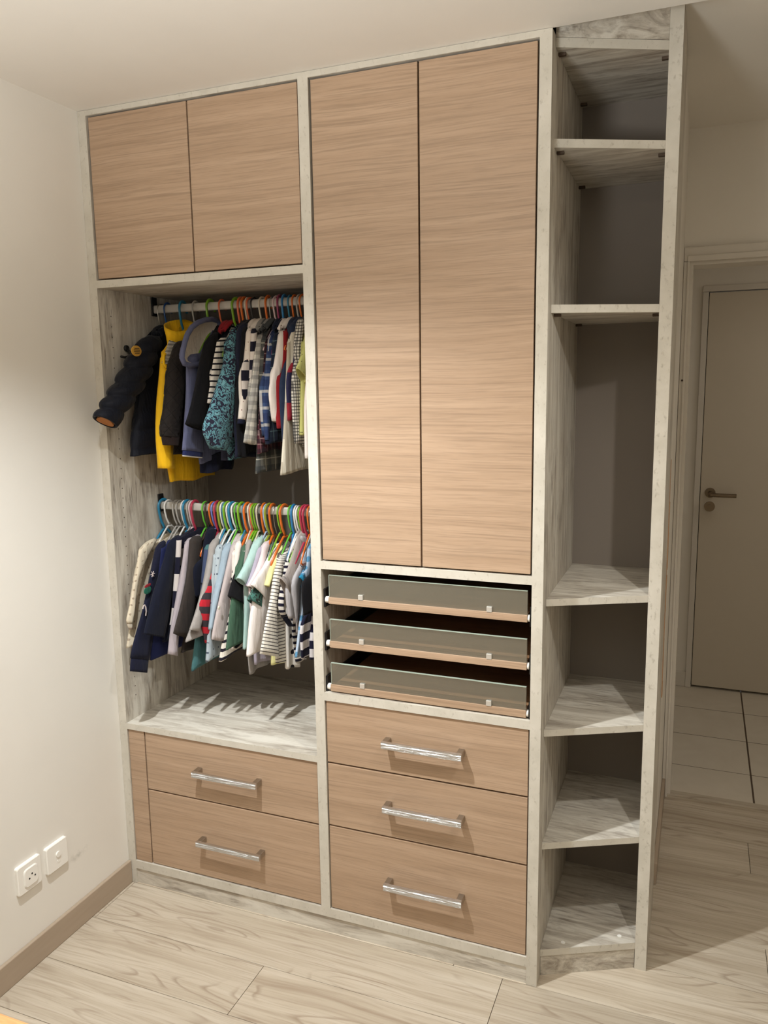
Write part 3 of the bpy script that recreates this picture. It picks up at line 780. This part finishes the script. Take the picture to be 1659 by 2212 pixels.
        for nm, mt, yy_, zz_, ry, rz in (('green_motif', 'green_print', .006, 1.045, .018, .012), ('red_motif', 'red_print', .008, 1.060, .016, .005)):
            bm = bmesh.new(); disc(bm, xx-.0035, yy_, zz_, ry, rz, .0025, .1); part(nm, bm, mt, root)
    return root
fab('badge_white', (214, 200, 196)); fab('green_print', (34, 98, 80)); fab('red_print', (140, 36, 44))
G = [
 ('puffer_jacket','navy quilted puffer jacket with yellow sleeve badge at left end of upper rod',1,0.08,'puffer',[[0.178,1.843,-0.056,0.006],[0.125,1.787,-0.072,0.003],[0.064,1.714,-0.087,-0.005],[-0.008,1.643,-0.075,0.007],[-0.068,1.584,-0.051,0.027]],[[0.146,1.823],[0.107,1.653],[0.072,1.55],[0.057,1.468]],{'kind': 'puffer'}),
 ('raincoat','yellow hooded raincoat with black and white striped lining on the upper rod',1,0.155,'yellow',[[0.147,1.78,-0.041,-0.005],[0.117,1.652,-0.041,0.001],[0.113,1.519,-0.05,0.003],[0.116,1.426,-0.052,0.005]],[[0.141,1.798],[0.122,1.652],[0.123,1.503],[0.146,1.375]],{'kind': 'rain','sth': 0.022}),
 ('bomber_jacket','black diamond quilted jacket with ribbed cuff beside the yellow raincoat',1,0.205,'quilt',[[0.155,1.819,-0.043,-0.012],[0.124,1.739,-0.06,-0.001],[0.095,1.623,-0.059,0.002],[0.076,1.553,-0.061,0.008],[0.073,1.505,-0.05,0.006]],[[0.151,1.783],[0.129,1.622],[0.111,1.468]],{'kind': 'quilt','cuff': 'black_rib','sth': 0.026}),
 ('hooded_sweater','slate blue hooded sweater with cream fleece hood and white striped navy cuff',1,0.257,'slate',[[0.162,1.778,-0.043,-0.005],[0.133,1.636,-0.045,0.001],[0.116,1.509,-0.055,0.008],[0.109,1.465,-0.055,0.008]],[[0.163,1.767],[0.163,1.621],[0.166,1.441]],{'kind': 'hoodie','cuff': 'navy_band'}),
 ('black_sweater','plain black sweater beside the slate blue hooded sweater',1,0.3,'black',[[0.186,1.837,-0.041,-0.021],[0.157,1.766,-0.047,-0.016],[0.122,1.672,-0.053,-0.007],[0.077,1.561,-0.05,0.015]],[[0.154,1.795],[0.154,1.65],[0.16,1.502]],{}),
 ('striped_sweater','white sweater with black stripes and red collar on the upper rod',1,0.33,'bw_fine',[[0.219,1.829,-0.046,-0.004],[0.185,1.722,-0.049,-0.0],[0.155,1.631,-0.044,0.005]],[[0.219,1.829],[0.219,1.759],[0.145,1.735],[0.145,1.641]],{'collar': 'red'}),
 ('patterned_jacket','teal and navy mottled jacket with wide sleeve on the upper rod',1,0.378,'camo_teal',[[0.194,1.853,-0.025,-0.006],[0.15,1.735,-0.045,-0.001],[0.116,1.622,-0.07,0.002],[0.09,1.551,-0.086,0.005],[0.085,1.494,-0.054,0.009]],[[0.162,1.821],[0.14,1.65],[0.164,1.456]],{'sth': 0.022}),
 ('navy_jacket','dark navy jacket behind the teal mottled jacket on the upper rod',1,0.402,'navy_dull',[[0.205,1.868,-0.031,-0.016],[0.176,1.735,-0.024,-0.0],[0.163,1.591,-0.026,0.001],[0.17,1.492,-0.019,0.005]],[[0.197,1.836],[0.174,1.649],[0.153,1.46]],{'collar': 'black'}),
 ('dark_blouson','black long sweater left of the anchor print shirt on the upper rod',1,0.417,'black',[[0.196,1.855,-0.02,-0.013],[0.17,1.735,-0.014,-0.0],[0.162,1.591,-0.016,0.001],[0.165,1.463,-0.024,0.006]],[[0.196,1.855],[0.196,1.785],[0.145,1.664],[0.145,1.473]],{}),
 ('anchor_shirt','cream long sleeved shirt with tiny red anchors and navy cuff',1,0.434,'anchor',[[0.199,1.853,-0.025,-0.009],[0.177,1.749,-0.025,-0.0],[0.148,1.607,-0.025,0.005],[0.134,1.569,-0.025,0.004]],[[0.199,1.853],[0.199,1.783],[0.145,1.716],[0.145,1.579]],{'cuff': 'navy','collar': 'cream'}),
 ('polo_shirt','navy and white broad striped polo shirt on the upper rod',1,0.45,'block',[[0.194,1.85,-0.02,-0.006],[0.177,1.734,-0.019,-0.0],[0.165,1.634,-0.021,0.0]],[[0.194,1.85],[0.194,1.78],[0.145,1.747],[0.145,1.644]],{}),
 ('gingham_shirt','grey and white gingham shirt on the upper rod',1,0.468,'gingham',[[0.206,1.833,-0.027,-0.007],[0.175,1.748,-0.022,-0.0],[0.142,1.635,-0.027,0.001],[0.119,1.51,-0.04,0.008]],[[0.206,1.833],[0.206,1.763],[0.145,1.676],[0.145,1.52]],{'collar': 'gingham'}),
 ('plaid_shirt','grey plaid shirt with a long hanging tail on the upper rod',1,0.482,'plaid_grey',[[0.202,1.826,-0.02,-0.001],[0.182,1.719,-0.021,-0.0],[0.176,1.619,-0.025,0.001],[0.171,1.5,-0.027,0.006]],[[0.188,1.819],[0.17,1.591],[0.149,1.416]],{'collar': 'plaid_grey'}),
 ('plaid_shirt','dark red plaid shirt next to the grey plaid shirt',1,0.495,'plaid_red',[[0.205,1.819,-0.02,-0.001],[0.176,1.662,-0.023,0.0],[0.176,1.504,-0.04,0.01]],[[0.192,1.804],[0.154,1.591],[0.134,1.481]],{}),
 ('plaid_shirt','blue and white plaid shirt with white trimmed cuff on the upper rod',1,0.512,'plaid_blue',[[0.211,1.833,-0.024,-0.012],[0.174,1.719,-0.023,-0.0],[0.15,1.62,-0.023,0.001],[0.143,1.519,-0.015,0.002]],[[0.211,1.833],[0.211,1.763],[0.145,1.681],[0.145,1.529]],{}),
 ('plaid_shirt','dark green and navy checked shirt left of the white rolled sleeve shirt',1,0.527,'plaid_green',[[0.199,1.834,-0.021,-0.01],[0.17,1.718,-0.017,-0.0],[0.158,1.591,-0.026,0.001]],[[0.195,1.817],[0.159,1.648],[0.138,1.51]],{'collar': 'plaid_green'}),
 ('white_shirt','white shirt with rolled sleeves on the upper rod',1,0.546,'white_warm',[[0.2,1.84,-0.024,-0.01],[0.172,1.746,-0.027,-0.001],[0.153,1.662,-0.037,0.0],[0.161,1.575,-0.029,0.006]],[[0.2,1.84],[0.2,1.77],[0.145,1.712],[0.145,1.585]],{'collar': 'white_warm'}),
 ('red_sweater','dark red sweater right of the white rolled sleeve shirt',1,0.562,'red',[[0.202,1.84,-0.02,-0.008],[0.186,1.732,-0.019,-0.0],[0.176,1.633,-0.019,0.0],[0.184,1.543,-0.019,0.005]],[[0.202,1.84],[0.202,1.77],[0.145,1.696],[0.145,1.553]],{}),
 ('denim_shirt','dark blue denim shirt on the upper rod',1,0.58,'denim',[[0.206,1.862,-0.023,-0.012],[0.194,1.746,-0.021,-0.0],[0.188,1.619,-0.024,0.001],[0.183,1.506,-0.033,0.007]],[[0.206,1.862],[0.206,1.792],[0.145,1.689],[0.145,1.516]],{'collar': 'denim'}),
 ('linen_shirt','beige striped linen shirt hanging lowest below the denim shirt',1,0.592,'linen',[[0.197,1.836,-0.02,-0.008],[0.177,1.661,-0.018,0.0]],[[0.176,1.814],[0.143,1.592],[0.113,1.419]],{}),
 ('track_jacket','navy and red track jacket with white piping on the upper rod',1,0.602,'track',[[0.204,1.849,-0.016,-0.006],[0.184,1.731,-0.024,-0.0],[0.194,1.643,-0.024,0.004],[0.186,1.572,-0.024,0.005]],[[0.204,1.849],[0.204,1.779],[0.145,1.716],[0.145,1.582]],{}),
 ('check_shirt','black and white finely checked shirt on the upper rod',1,0.619,'check_bw',[[0.195,1.874,-0.022,-0.006],[0.179,1.786,-0.026,-0.001],[0.194,1.717,-0.024,-0.0],[0.196,1.59,-0.02,0.001],[0.196,1.496,-0.02,0.002]],[[0.195,1.874],[0.195,1.804],[0.145,1.69],[0.145,1.506]],{'collar': 'check_bw'}),
 ('olive_shirt','pale olive short sleeved shirt by the divider on the upper rod',1,0.641,'olive',[[0.186,1.829,-0.019,-0.01],[0.165,1.769,-0.029,-0.001],[0.148,1.713,-0.034,0.027]],[[0.176,1.813],[0.166,1.661],[0.157,1.535]],{}),
 ('white_sweater','white knitted sweater last before the divider on the upper rod',1,0.658,'white_warm',[[0.165,1.73,-0.012,-0.0],[0.148,1.619,-0.015,0.0],[0.141,1.465,-0.018,0.003]],[[0.165,1.73],[0.165,1.66],[0.145,1.602],[0.145,1.475]],{}),
 ('cream_shirt','cream printed long sleeved shirt at left end of lower rod',2,0.066,'cream_print',[[0.107,1.17,-0.05,-0.011],[0.041,1.077,-0.02,-0.003],[0.01,0.98,-0.017,0.009],[-0.004,0.938,-0.02,0.007],[0.002,0.909,-0.013,-0.0]],[[0.115,1.155],[0.068,1.063],[0.023,0.933],[-0.008,0.845]],{'cuff': 'cream_band'}),
 ('knit_sweater','navy festive sweater with candy cane and snowflake motifs on the lower rod',2,0.128,'navy',[[0.1,1.171,-0.03,-0.011],[0.061,1.069,-0.033,0.008],[0.018,0.955,-0.041,0.013],[-0.031,0.844,-0.045,0.018],[-0.047,0.789,-0.047,0.019]],[[0.1,1.154],[0.061,0.991],[0.015,0.835]],{'cuff': 'navy','kind': 'xmas'}),
 ('blue_shirt','royal blue shirt showing only its hem below the navy sweaters',2,0.148,'royal',[[0.118,1.175,-0.019,-0.004],[0.082,1.05,-0.018,0.004]],[[0.087,1.166],[0.047,0.997],[0.006,0.814]],{}),
 ('plain_sweater','plain dark navy sweater on the lower rod',2,0.165,'navy2',[[0.123,1.187,-0.038,-0.009],[0.087,1.12,-0.038,0.008],[0.042,1.03,-0.048,0.012],[0.0,0.936,-0.051,0.02],[-0.013,0.903,-0.051,0.022]],[[0.112,1.154],[0.079,1.006],[0.042,0.867]],{}),
 ('rugby_shirt','navy and white block striped shirt left of the lilac grey sweater',2,0.182,'block_big',[[0.12,1.191,-0.018,0.0],[0.096,1.065,-0.015,0.003],[0.078,0.96,-0.016,0.004],[0.061,0.912,-0.013,0.006]],[[0.12,1.191],[0.125,1.121],[0.12,1.062],[0.12,0.932]],{}),
 ('ribbed_sweater','lilac grey ribbed sweater reaching low on the lower rod',2,0.2,'lilac_grey',[[0.148,1.178,-0.03,-0.008],[0.118,1.093,-0.026,0.006],[0.083,0.992,-0.023,0.006],[0.057,0.897,-0.025,0.015],[0.042,0.824,-0.031,0.014]],[[0.148,1.178],[0.148,1.108],[0.12,1.011],[0.12,0.844]],{}),
 ('charcoal_sweater','charcoal brown sweater right of the lilac grey sweater',2,0.222,'charcoal',[[0.163,1.186,-0.036,0.003],[0.139,1.105,-0.039,0.008],[0.101,1.005,-0.042,0.011],[0.055,0.887,-0.043,0.022]],[[0.161,1.164],[0.126,0.998],[0.066,0.823]],{}),
 ('navy_cardigan','dark navy cardigan shoulder left of the grey marl top',2,0.245,'navy2',[[0.211,1.204,-0.033,0.001],[0.175,1.131,-0.024,0.005],[0.15,1.057,-0.016,0.004]],[[0.211,1.204],[0.211,1.134],[0.12,1.104],[0.12,1.004]],{}),
 ('teal_shirt','teal and blue hemmed shirt hanging below the grey marl top',2,0.268,'teal_hem',[[0.166,1.158,-0.02,-0.004],[0.13,1.048,-0.019,0.005]],[[0.16,1.135],[0.109,0.975],[0.046,0.776]],{}),
 ('marl_pullover','grey marl long sleeved top on the lower rod',2,0.287,'marl',[[0.175,1.176,-0.032,-0.01],[0.139,1.102,-0.025,0.005],[0.08,1.0,-0.026,0.007],[0.031,0.919,-0.029,0.012]],[[0.157,1.153],[0.091,0.997],[0.006,0.887]],{'collar': 'marl'}),
 ('striped_jumper','red and charcoal striped long sleeved jumper on the lower rod',2,0.303,'red_stripe',[[0.168,1.12,-0.019,0.0],[0.125,1.066,-0.017,0.002],[0.085,0.985,-0.036,0.009],[0.083,0.924,-0.028,0.008],[0.09,0.862,-0.021,0.003]],[[0.168,1.12],[0.168,1.05],[0.12,1.001],[0.12,0.882]],{}),
 ('printed_pullover','pale grey printed top beside the red striped jumper',2,0.317,'pale_print',[[0.158,1.162,-0.024,-0.006],[0.124,1.053,-0.017,0.004],[0.104,0.946,-0.014,0.008]],[[0.138,1.143],[0.098,0.983],[0.059,0.805]],{}),
 ('pale_blue_pullover','pale grey blue long sleeved top on the lower rod',2,0.333,'pale_blue',[[0.178,1.163,-0.031,-0.01],[0.131,1.069,-0.023,0.005],[0.092,0.986,-0.019,0.005],[0.063,0.916,-0.015,0.007]],[[0.178,1.163],[0.178,1.093],[0.12,1.05],[0.12,0.936]],{}),
 ('button_pullover','pinkish grey long sleeved top with one white button',2,0.354,'pink_grey',[[0.195,1.171,-0.036,-0.006],[0.144,1.083,-0.027,0.006],[0.112,0.982,-0.037,0.01],[0.086,0.874,-0.045,0.019]],[[0.195,1.171],[0.195,1.101],[0.12,1.032],[0.12,0.894]],{'kind': 'button','collar': 'pink_grey'}),
 ('breton_shirt','white shirt with black stripes showing below the pinkish grey top',2,0.368,'bw_stripe',[[0.177,1.162,-0.021,-0.004],[0.143,1.053,-0.018,0.004]],[[0.169,1.148],[0.127,0.979],[0.06,0.817]],{}),
 ('trimmed_pullover','off white top with curled edge between pinkish grey and green tops',2,0.38,'white_warm',[[0.176,1.173,-0.024,-0.005],[0.153,1.098,-0.018,0.004],[0.137,1.052,-0.014,0.003]],[[0.153,1.152],[0.132,0.995],[0.111,0.837]],{}),
 ('black_tee','black short sleeved t-shirt with its sleeve sticking out',2,0.392,'black',[[0.164,1.128,-0.018,-0.002],[0.139,1.074,-0.033,0.011],[0.127,0.997,-0.057,0.037]],[[0.158,1.113],[0.138,0.994],[0.115,0.845]],{}),
 ('green_tee','dark green t-shirt below the black sleeve on the lower rod',2,0.405,'green',[[0.169,1.167,-0.022,-0.005],[0.136,1.111,-0.018,0.004],[0.111,1.076,-0.017,0.004]],[[0.126,1.113],[0.084,0.994],[0.052,0.862]],{'sth': 0.012}),
 ('grey_pullover','grey top with narrow shoulder left of the mint t-shirt',2,0.417,'marl',[[0.174,1.182,-0.02,-0.005],[0.144,1.103,-0.018,0.004]],[[0.155,1.161],[0.141,0.98],[0.158,0.747]],{}),
 ('mint_tee','mint green t-shirt with wide sleeve on the lower rod',2,0.437,'mint',[[0.195,1.186,-0.034,-0.009],[0.148,1.126,-0.034,0.007],[0.091,1.075,-0.031,0.024]],[[0.125,1.123],[0.115,0.989],[0.098,0.848]],{'collar': 'mint'}),
 ('lilac_tee','lilac t-shirt edge right of the mint t-shirt',2,0.449,'lilac',[[0.177,1.161,-0.024,-0.005],[0.139,1.098,-0.021,0.005],[0.109,1.058,-0.022,0.008]],[[0.158,1.147],[0.137,0.984],[0.145,0.782]],{}),
 ('pink_tee','pale pink t-shirt on the lower rod',2,0.463,'pink',[[0.2,1.173,-0.031,-0.004],[0.161,1.11,-0.029,0.006],[0.112,1.05,-0.039,0.019]],[[0.2,1.173],[0.2,1.103],[0.12,1.073],[0.12,0.973]],{}),
 ('camo_tee','dark green mottled t-shirt with drooping sleeve on the lower rod',2,0.477,'camo_green',[[0.22,1.168,-0.026,-0.003],[0.168,1.109,-0.025,0.005],[0.127,1.052,-0.042,0.015],[0.1,1.002,-0.055,0.036]],[[0.19,1.151],[0.163,0.995],[0.152,0.843]],{}),
 ('white_tee','plain white t-shirt with open sleeve and long body',2,0.492,'white',[[0.214,1.158,-0.026,-0.003],[0.153,1.11,-0.027,0.01],[0.103,1.04,-0.044,0.039]],[[0.13,1.096],[0.066,0.992],[0.025,0.854]],{}),
 ('yellow_tee','pale yellow t-shirt left of the thin striped shirt',2,0.503,'pale_yellow',[[0.213,1.163,-0.02,-0.004],[0.166,1.108,-0.019,0.008],[0.128,1.058,-0.018,0.01]],[[0.189,1.145],[0.176,0.979],[0.168,0.778]],{}),
 ('thin_striped_shirt','white shirt with thin grey stripes,widest at its hem',2,0.53,'thin_stripe',[[0.21,1.152,-0.048,0.0],[0.156,1.104,-0.026,0.01],[0.114,0.994,-0.027,0.011],[0.097,0.842,-0.063,0.026]],[[0.176,1.141],[0.15,0.988],[0.152,0.797]],{}),
 ('printed_tee','white t-shirt with black print right of the thin striped shirt',2,0.546,'print_bw',[[0.234,1.168,-0.024,-0.002],[0.2,1.1,-0.025,0.005],[0.154,1.025,-0.021,0.007]],[[0.203,1.152],[0.182,0.981],[0.183,0.765]],{}),
 ('sailor_shirt','navy and white striped shirt with plain navy cuff',2,0.557,'navy_stripe',[[0.169,1.132,-0.018,0.002],[0.135,1.07,-0.015,0.003],[0.117,1.013,-0.016,0.006],[0.128,0.975,-0.018,-0.004],[0.178,0.92,-0.017,-0.003]],[[0.165,1.123],[0.203,0.992],[0.221,0.782]],{'cuff': 'navy'}),
 ('grey_cardigan','taupe grey cardigan with wide collar and open sleeve',2,0.577,'taupe',[[0.246,1.212,-0.044,-0.005],[0.2,1.142,-0.039,0.013],[0.146,1.082,-0.03,0.024],[0.11,1.059,-0.027,0.044]],[[0.209,1.176],[0.199,1.025],[0.197,0.887]],{'collar': 'taupe'}),
 ('marl_tee','light grey marl t-shirt right of the taupe cardigan',2,0.592,'marl_light',[[0.262,1.198,-0.035,-0.009],[0.206,1.119,-0.028,0.011],[0.152,1.057,-0.033,0.012],[0.153,0.94,-0.012,0.004]],[[0.262,1.198],[0.262,1.128],[0.12,1.079],[0.12,0.96]],{}),
 ('trim_tee','white and blue t-shirt with turquoise sleeve trim',2,0.608,'blue_print',[[0.234,1.172,-0.033,-0.001],[0.213,1.109,-0.029,0.006],[0.184,1.052,-0.035,0.044]],[[0.196,1.15],[0.176,0.988],[0.131,0.83]],{'cuff': 'turquoise'}),
 ('bold_striped_shirt','navy and white bold striped shirt by the divider on the lower rod',2,0.637,'block_bold',[[0.202,1.062,-0.013,0.002],[0.185,0.943,-0.026,0.007],[0.178,0.883,-0.029,0.009],[0.175,0.818,-0.028,0.006]],[[0.202,1.062],[0.202,0.992],[0.12,0.95],[0.12,0.838]],{}),
 ('black_pullover','black top last before the divider on the lower rod',2,0.652,'black',[[0.187,1.177,-0.018,-0.001],[0.174,1.098,-0.026,0.006],[0.167,1.032,-0.022,0.006]],[[0.187,1.177],[0.187,1.107],[0.12,1.077],[0.12,0.977]],{}),
]
for row_ in G: garment(*row_)

# ================================================================ HANGERS
HC = {'teal': (40, 122, 158), 'white': (222, 220, 216), 'grey': (170, 166, 160), 'navy blue': (28, 74, 134), 'blue': (40, 120, 176), 'green': (120, 168, 40), 'bright green': (96, 176, 56), 'orange': (212, 106, 36), 'coral': (214, 108, 70), 'crimson': (176, 56, 78), 'cream': (206, 196, 176), 'magenta': (150, 58, 92), 'brown': (62, 48, 42), 'periwinkle': (110, 124, 196), 'olive green': (138, 150, 52), 'pale pink': (214, 190, 192), 'black': (40, 40, 42), 'pale blue': (158, 178, 204)}
for k_, v_ in HC.items():
    t = NT('plastic_'+k_.replace(' ', '_')); t.b.inputs['Coat Weight'].default_value = .25
    M['hanger_'+k_] = t.out(srgb(*v_), .3, 0, .5)
M['hanger_metal'] = M['steel']
def hook_pts(R, drop):
    pts = [(0, R*math.cos(a)*1.0, R*math.sin(a)+.001) for a in [math.radians(-28+i*14) for i in range(16)]]
    return pts + [(0, -R*.92, -R*.75), (0, -R*.62, -drop*.62), (0, -R*.22, -drop*.84), (0, 0, -drop)]
def arm_pts(drop):
    half = [(0, .010, -drop-.002), (0, .030, -drop-.020), (0, .055, -drop-.046), (0, .078, -drop-.072), (0, .082, -drop-.080)]
    return [(0, -p[1], p[2]) for p in reversed(half)] + half + [(0, .070, -drop-.088), (0, 0, -drop-.088), (0, -.070, -drop-.088)]
hm = {}
def hanger_meshes(col, size):
    key = (col, size)
    if key not in hm:
        R, drop, r, w = {'wide': (.0245, .078, .0052, .0036), 'slim': (.0215, .066, .0034, .0028), 'wire': (.0205, .072, .0015, .0015)}[size]
        bm = bmesh.new(); sweep(bm, hook_pts(R, drop), r, 10, rb=w); a = mesh('hook', bm, 'hanger_'+col, True)
        bm = bmesh.new(); sweep(bm, arm_pts(drop), r, 8, closed=True, rb=w); b = mesh('shoulder_bar', bm, 'hanger_'+col, True)
        hm[key] = (a, b)
    return hm[key]
def ordn(n): return '%d%s' % (n, 'th' if 10 <= n % 100 <= 20 else {1: 'st', 2: 'nd', 3: 'rd'}.get(n % 10, 'th'))
UP = [(.0486+.012, 'metal', 'wire'), (.0879, 'navy blue', 'slim'), (.1488, 'teal', 'wide'), (.1997, 'grey', 'slim'), (.257, 'green', 'wide'), (.3011, 'coral', 'slim'), (.355, 'green', 'wide'), (.374, 'coral', 'wide'), (.3865, 'orange', 'wide'), (.398, 'cream', 'slim'), (.4075, 'coral', 'slim'), (.4217, 'black', 'slim'), (.4521, 'cream', 'slim'), (.4738, 'orange', 'wide'), (.4855, 'grey', 'wire'), (.5037, 'pale pink', 'slim'), (.5153, 'magenta', 'wide'), (.5318, 'blue', 'wide'), (.553, 'teal', 'slim'), (.5677, 'orange', 'slim'), (.5855, 'grey', 'slim'), (.5968, 'orange', 'slim'), (.6085, 'grey', 'wire')]
LO = [(.043, 'teal', 'wide'), (.064, 'white', 'slim'), (.0973, 'grey', 'slim'), (.1125, 'grey', 'slim'), (.1310, 'white', 'slim'), (.1412, 'teal', 'wide'), (.1525, 'grey', 'slim'), (.1630, 'pale pink', 'slim'), (.1735, 'crimson', 'wide'), (.2154, 'bright green', 'slim'), (.2265, 'brown', 'slim'), (.243, 'orange', 'slim'), (.2535, 'periwinkle', 'slim'), (.2625, 'crimson', 'wide'), (.2765, 'olive green', 'wide'), (.2855, 'white', 'slim'), (.2945, 'teal', 'slim'), (.3035, 'green', 'wide'), (.3125, 'white', 'slim'), (.3228, 'teal', 'wide'), (.3330, 'white', 'slim'), (.3405, 'bright green', 'slim'), (.3584, 'green', 'wide'), (.3708, 'teal', 'slim'), (.3805, 'orange', 'wide'), (.3915, 'cream', 'slim'), (.399, 'coral', 'slim'), (.4075, 'green', 'slim'), (.416, 'green', 'slim'), (.4235, 'cream', 'slim'), (.4322, 'black', 'wire'), (.4435, 'orange', 'wide'), (.4525, 'pale blue', 'slim'), (.4625, 'olive green', 'wide'), (.4754, 'orange', 'wide'), (.4874, 'metal', 'wire'), (.5050, 'green', 'slim'), (.5181, 'orange', 'wide'), (.5440, 'bright green', 'slim'), (.5535, 'blue', 'wide'), (.5630, 'white', 'slim'), (.5735, 'white', 'slim'), (.5815, 'green', 'slim'), (.5910, 'crimson', 'wide'), (.6010, 'crimson', 'wide'), (.6110, 'orange', 'slim'), (.6201, 'metal', 'wire')]
rnd = random.Random(11)
for rod, rows_, nm in ((1, UP, 'upper'), (2, LO, 'lower')):
    y0, z0 = RODS[rod]
    for i, (x, col, size) in enumerate(rows_):
        mat_ = 'chrome wire' if col == 'metal' else col+' plastic'
        h = thing('clothes_hanger', '%s clothes hanger, %s from the left on the %s rod' % (mat_, ordn(i+1), nm), 'hanger', (x, y0, z0+.0005), 'hangers on the %s rod' % nm)
        a, b = hanger_meshes(col, size)
        R = {'wide': .0245, 'slim': .0215, 'wire': .0205}[size]; r = {'wide': .0052, 'slim': .0034, 'wire': .0015}[size]
        dz = .0135-(R-r)+.0035 if size != 'wide' else .0
        dz = .0135+.0008-(R-r-.0)  # inner top of the hook rests on the rod
        h.location.z = z0+dz
        h.rotation_euler.z = math.radians(rnd.uniform(-7, 7))
        link('hook', a, h, (0, 0, 0)); link('shoulder_bar', b, h, (0, 0, 0))
        if rod == 2 and i in (27, 28, 39, 42):              # hangers with disc-shaped clips on the neck
            bm = bmesh.new(); disc(bm, -.003, -.006, -.088, .013, .022, .006, .2)
            link('clip_disc', mesh('clip_disc', bm, 'hanger_'+col, True), h, (0, 0, 0))
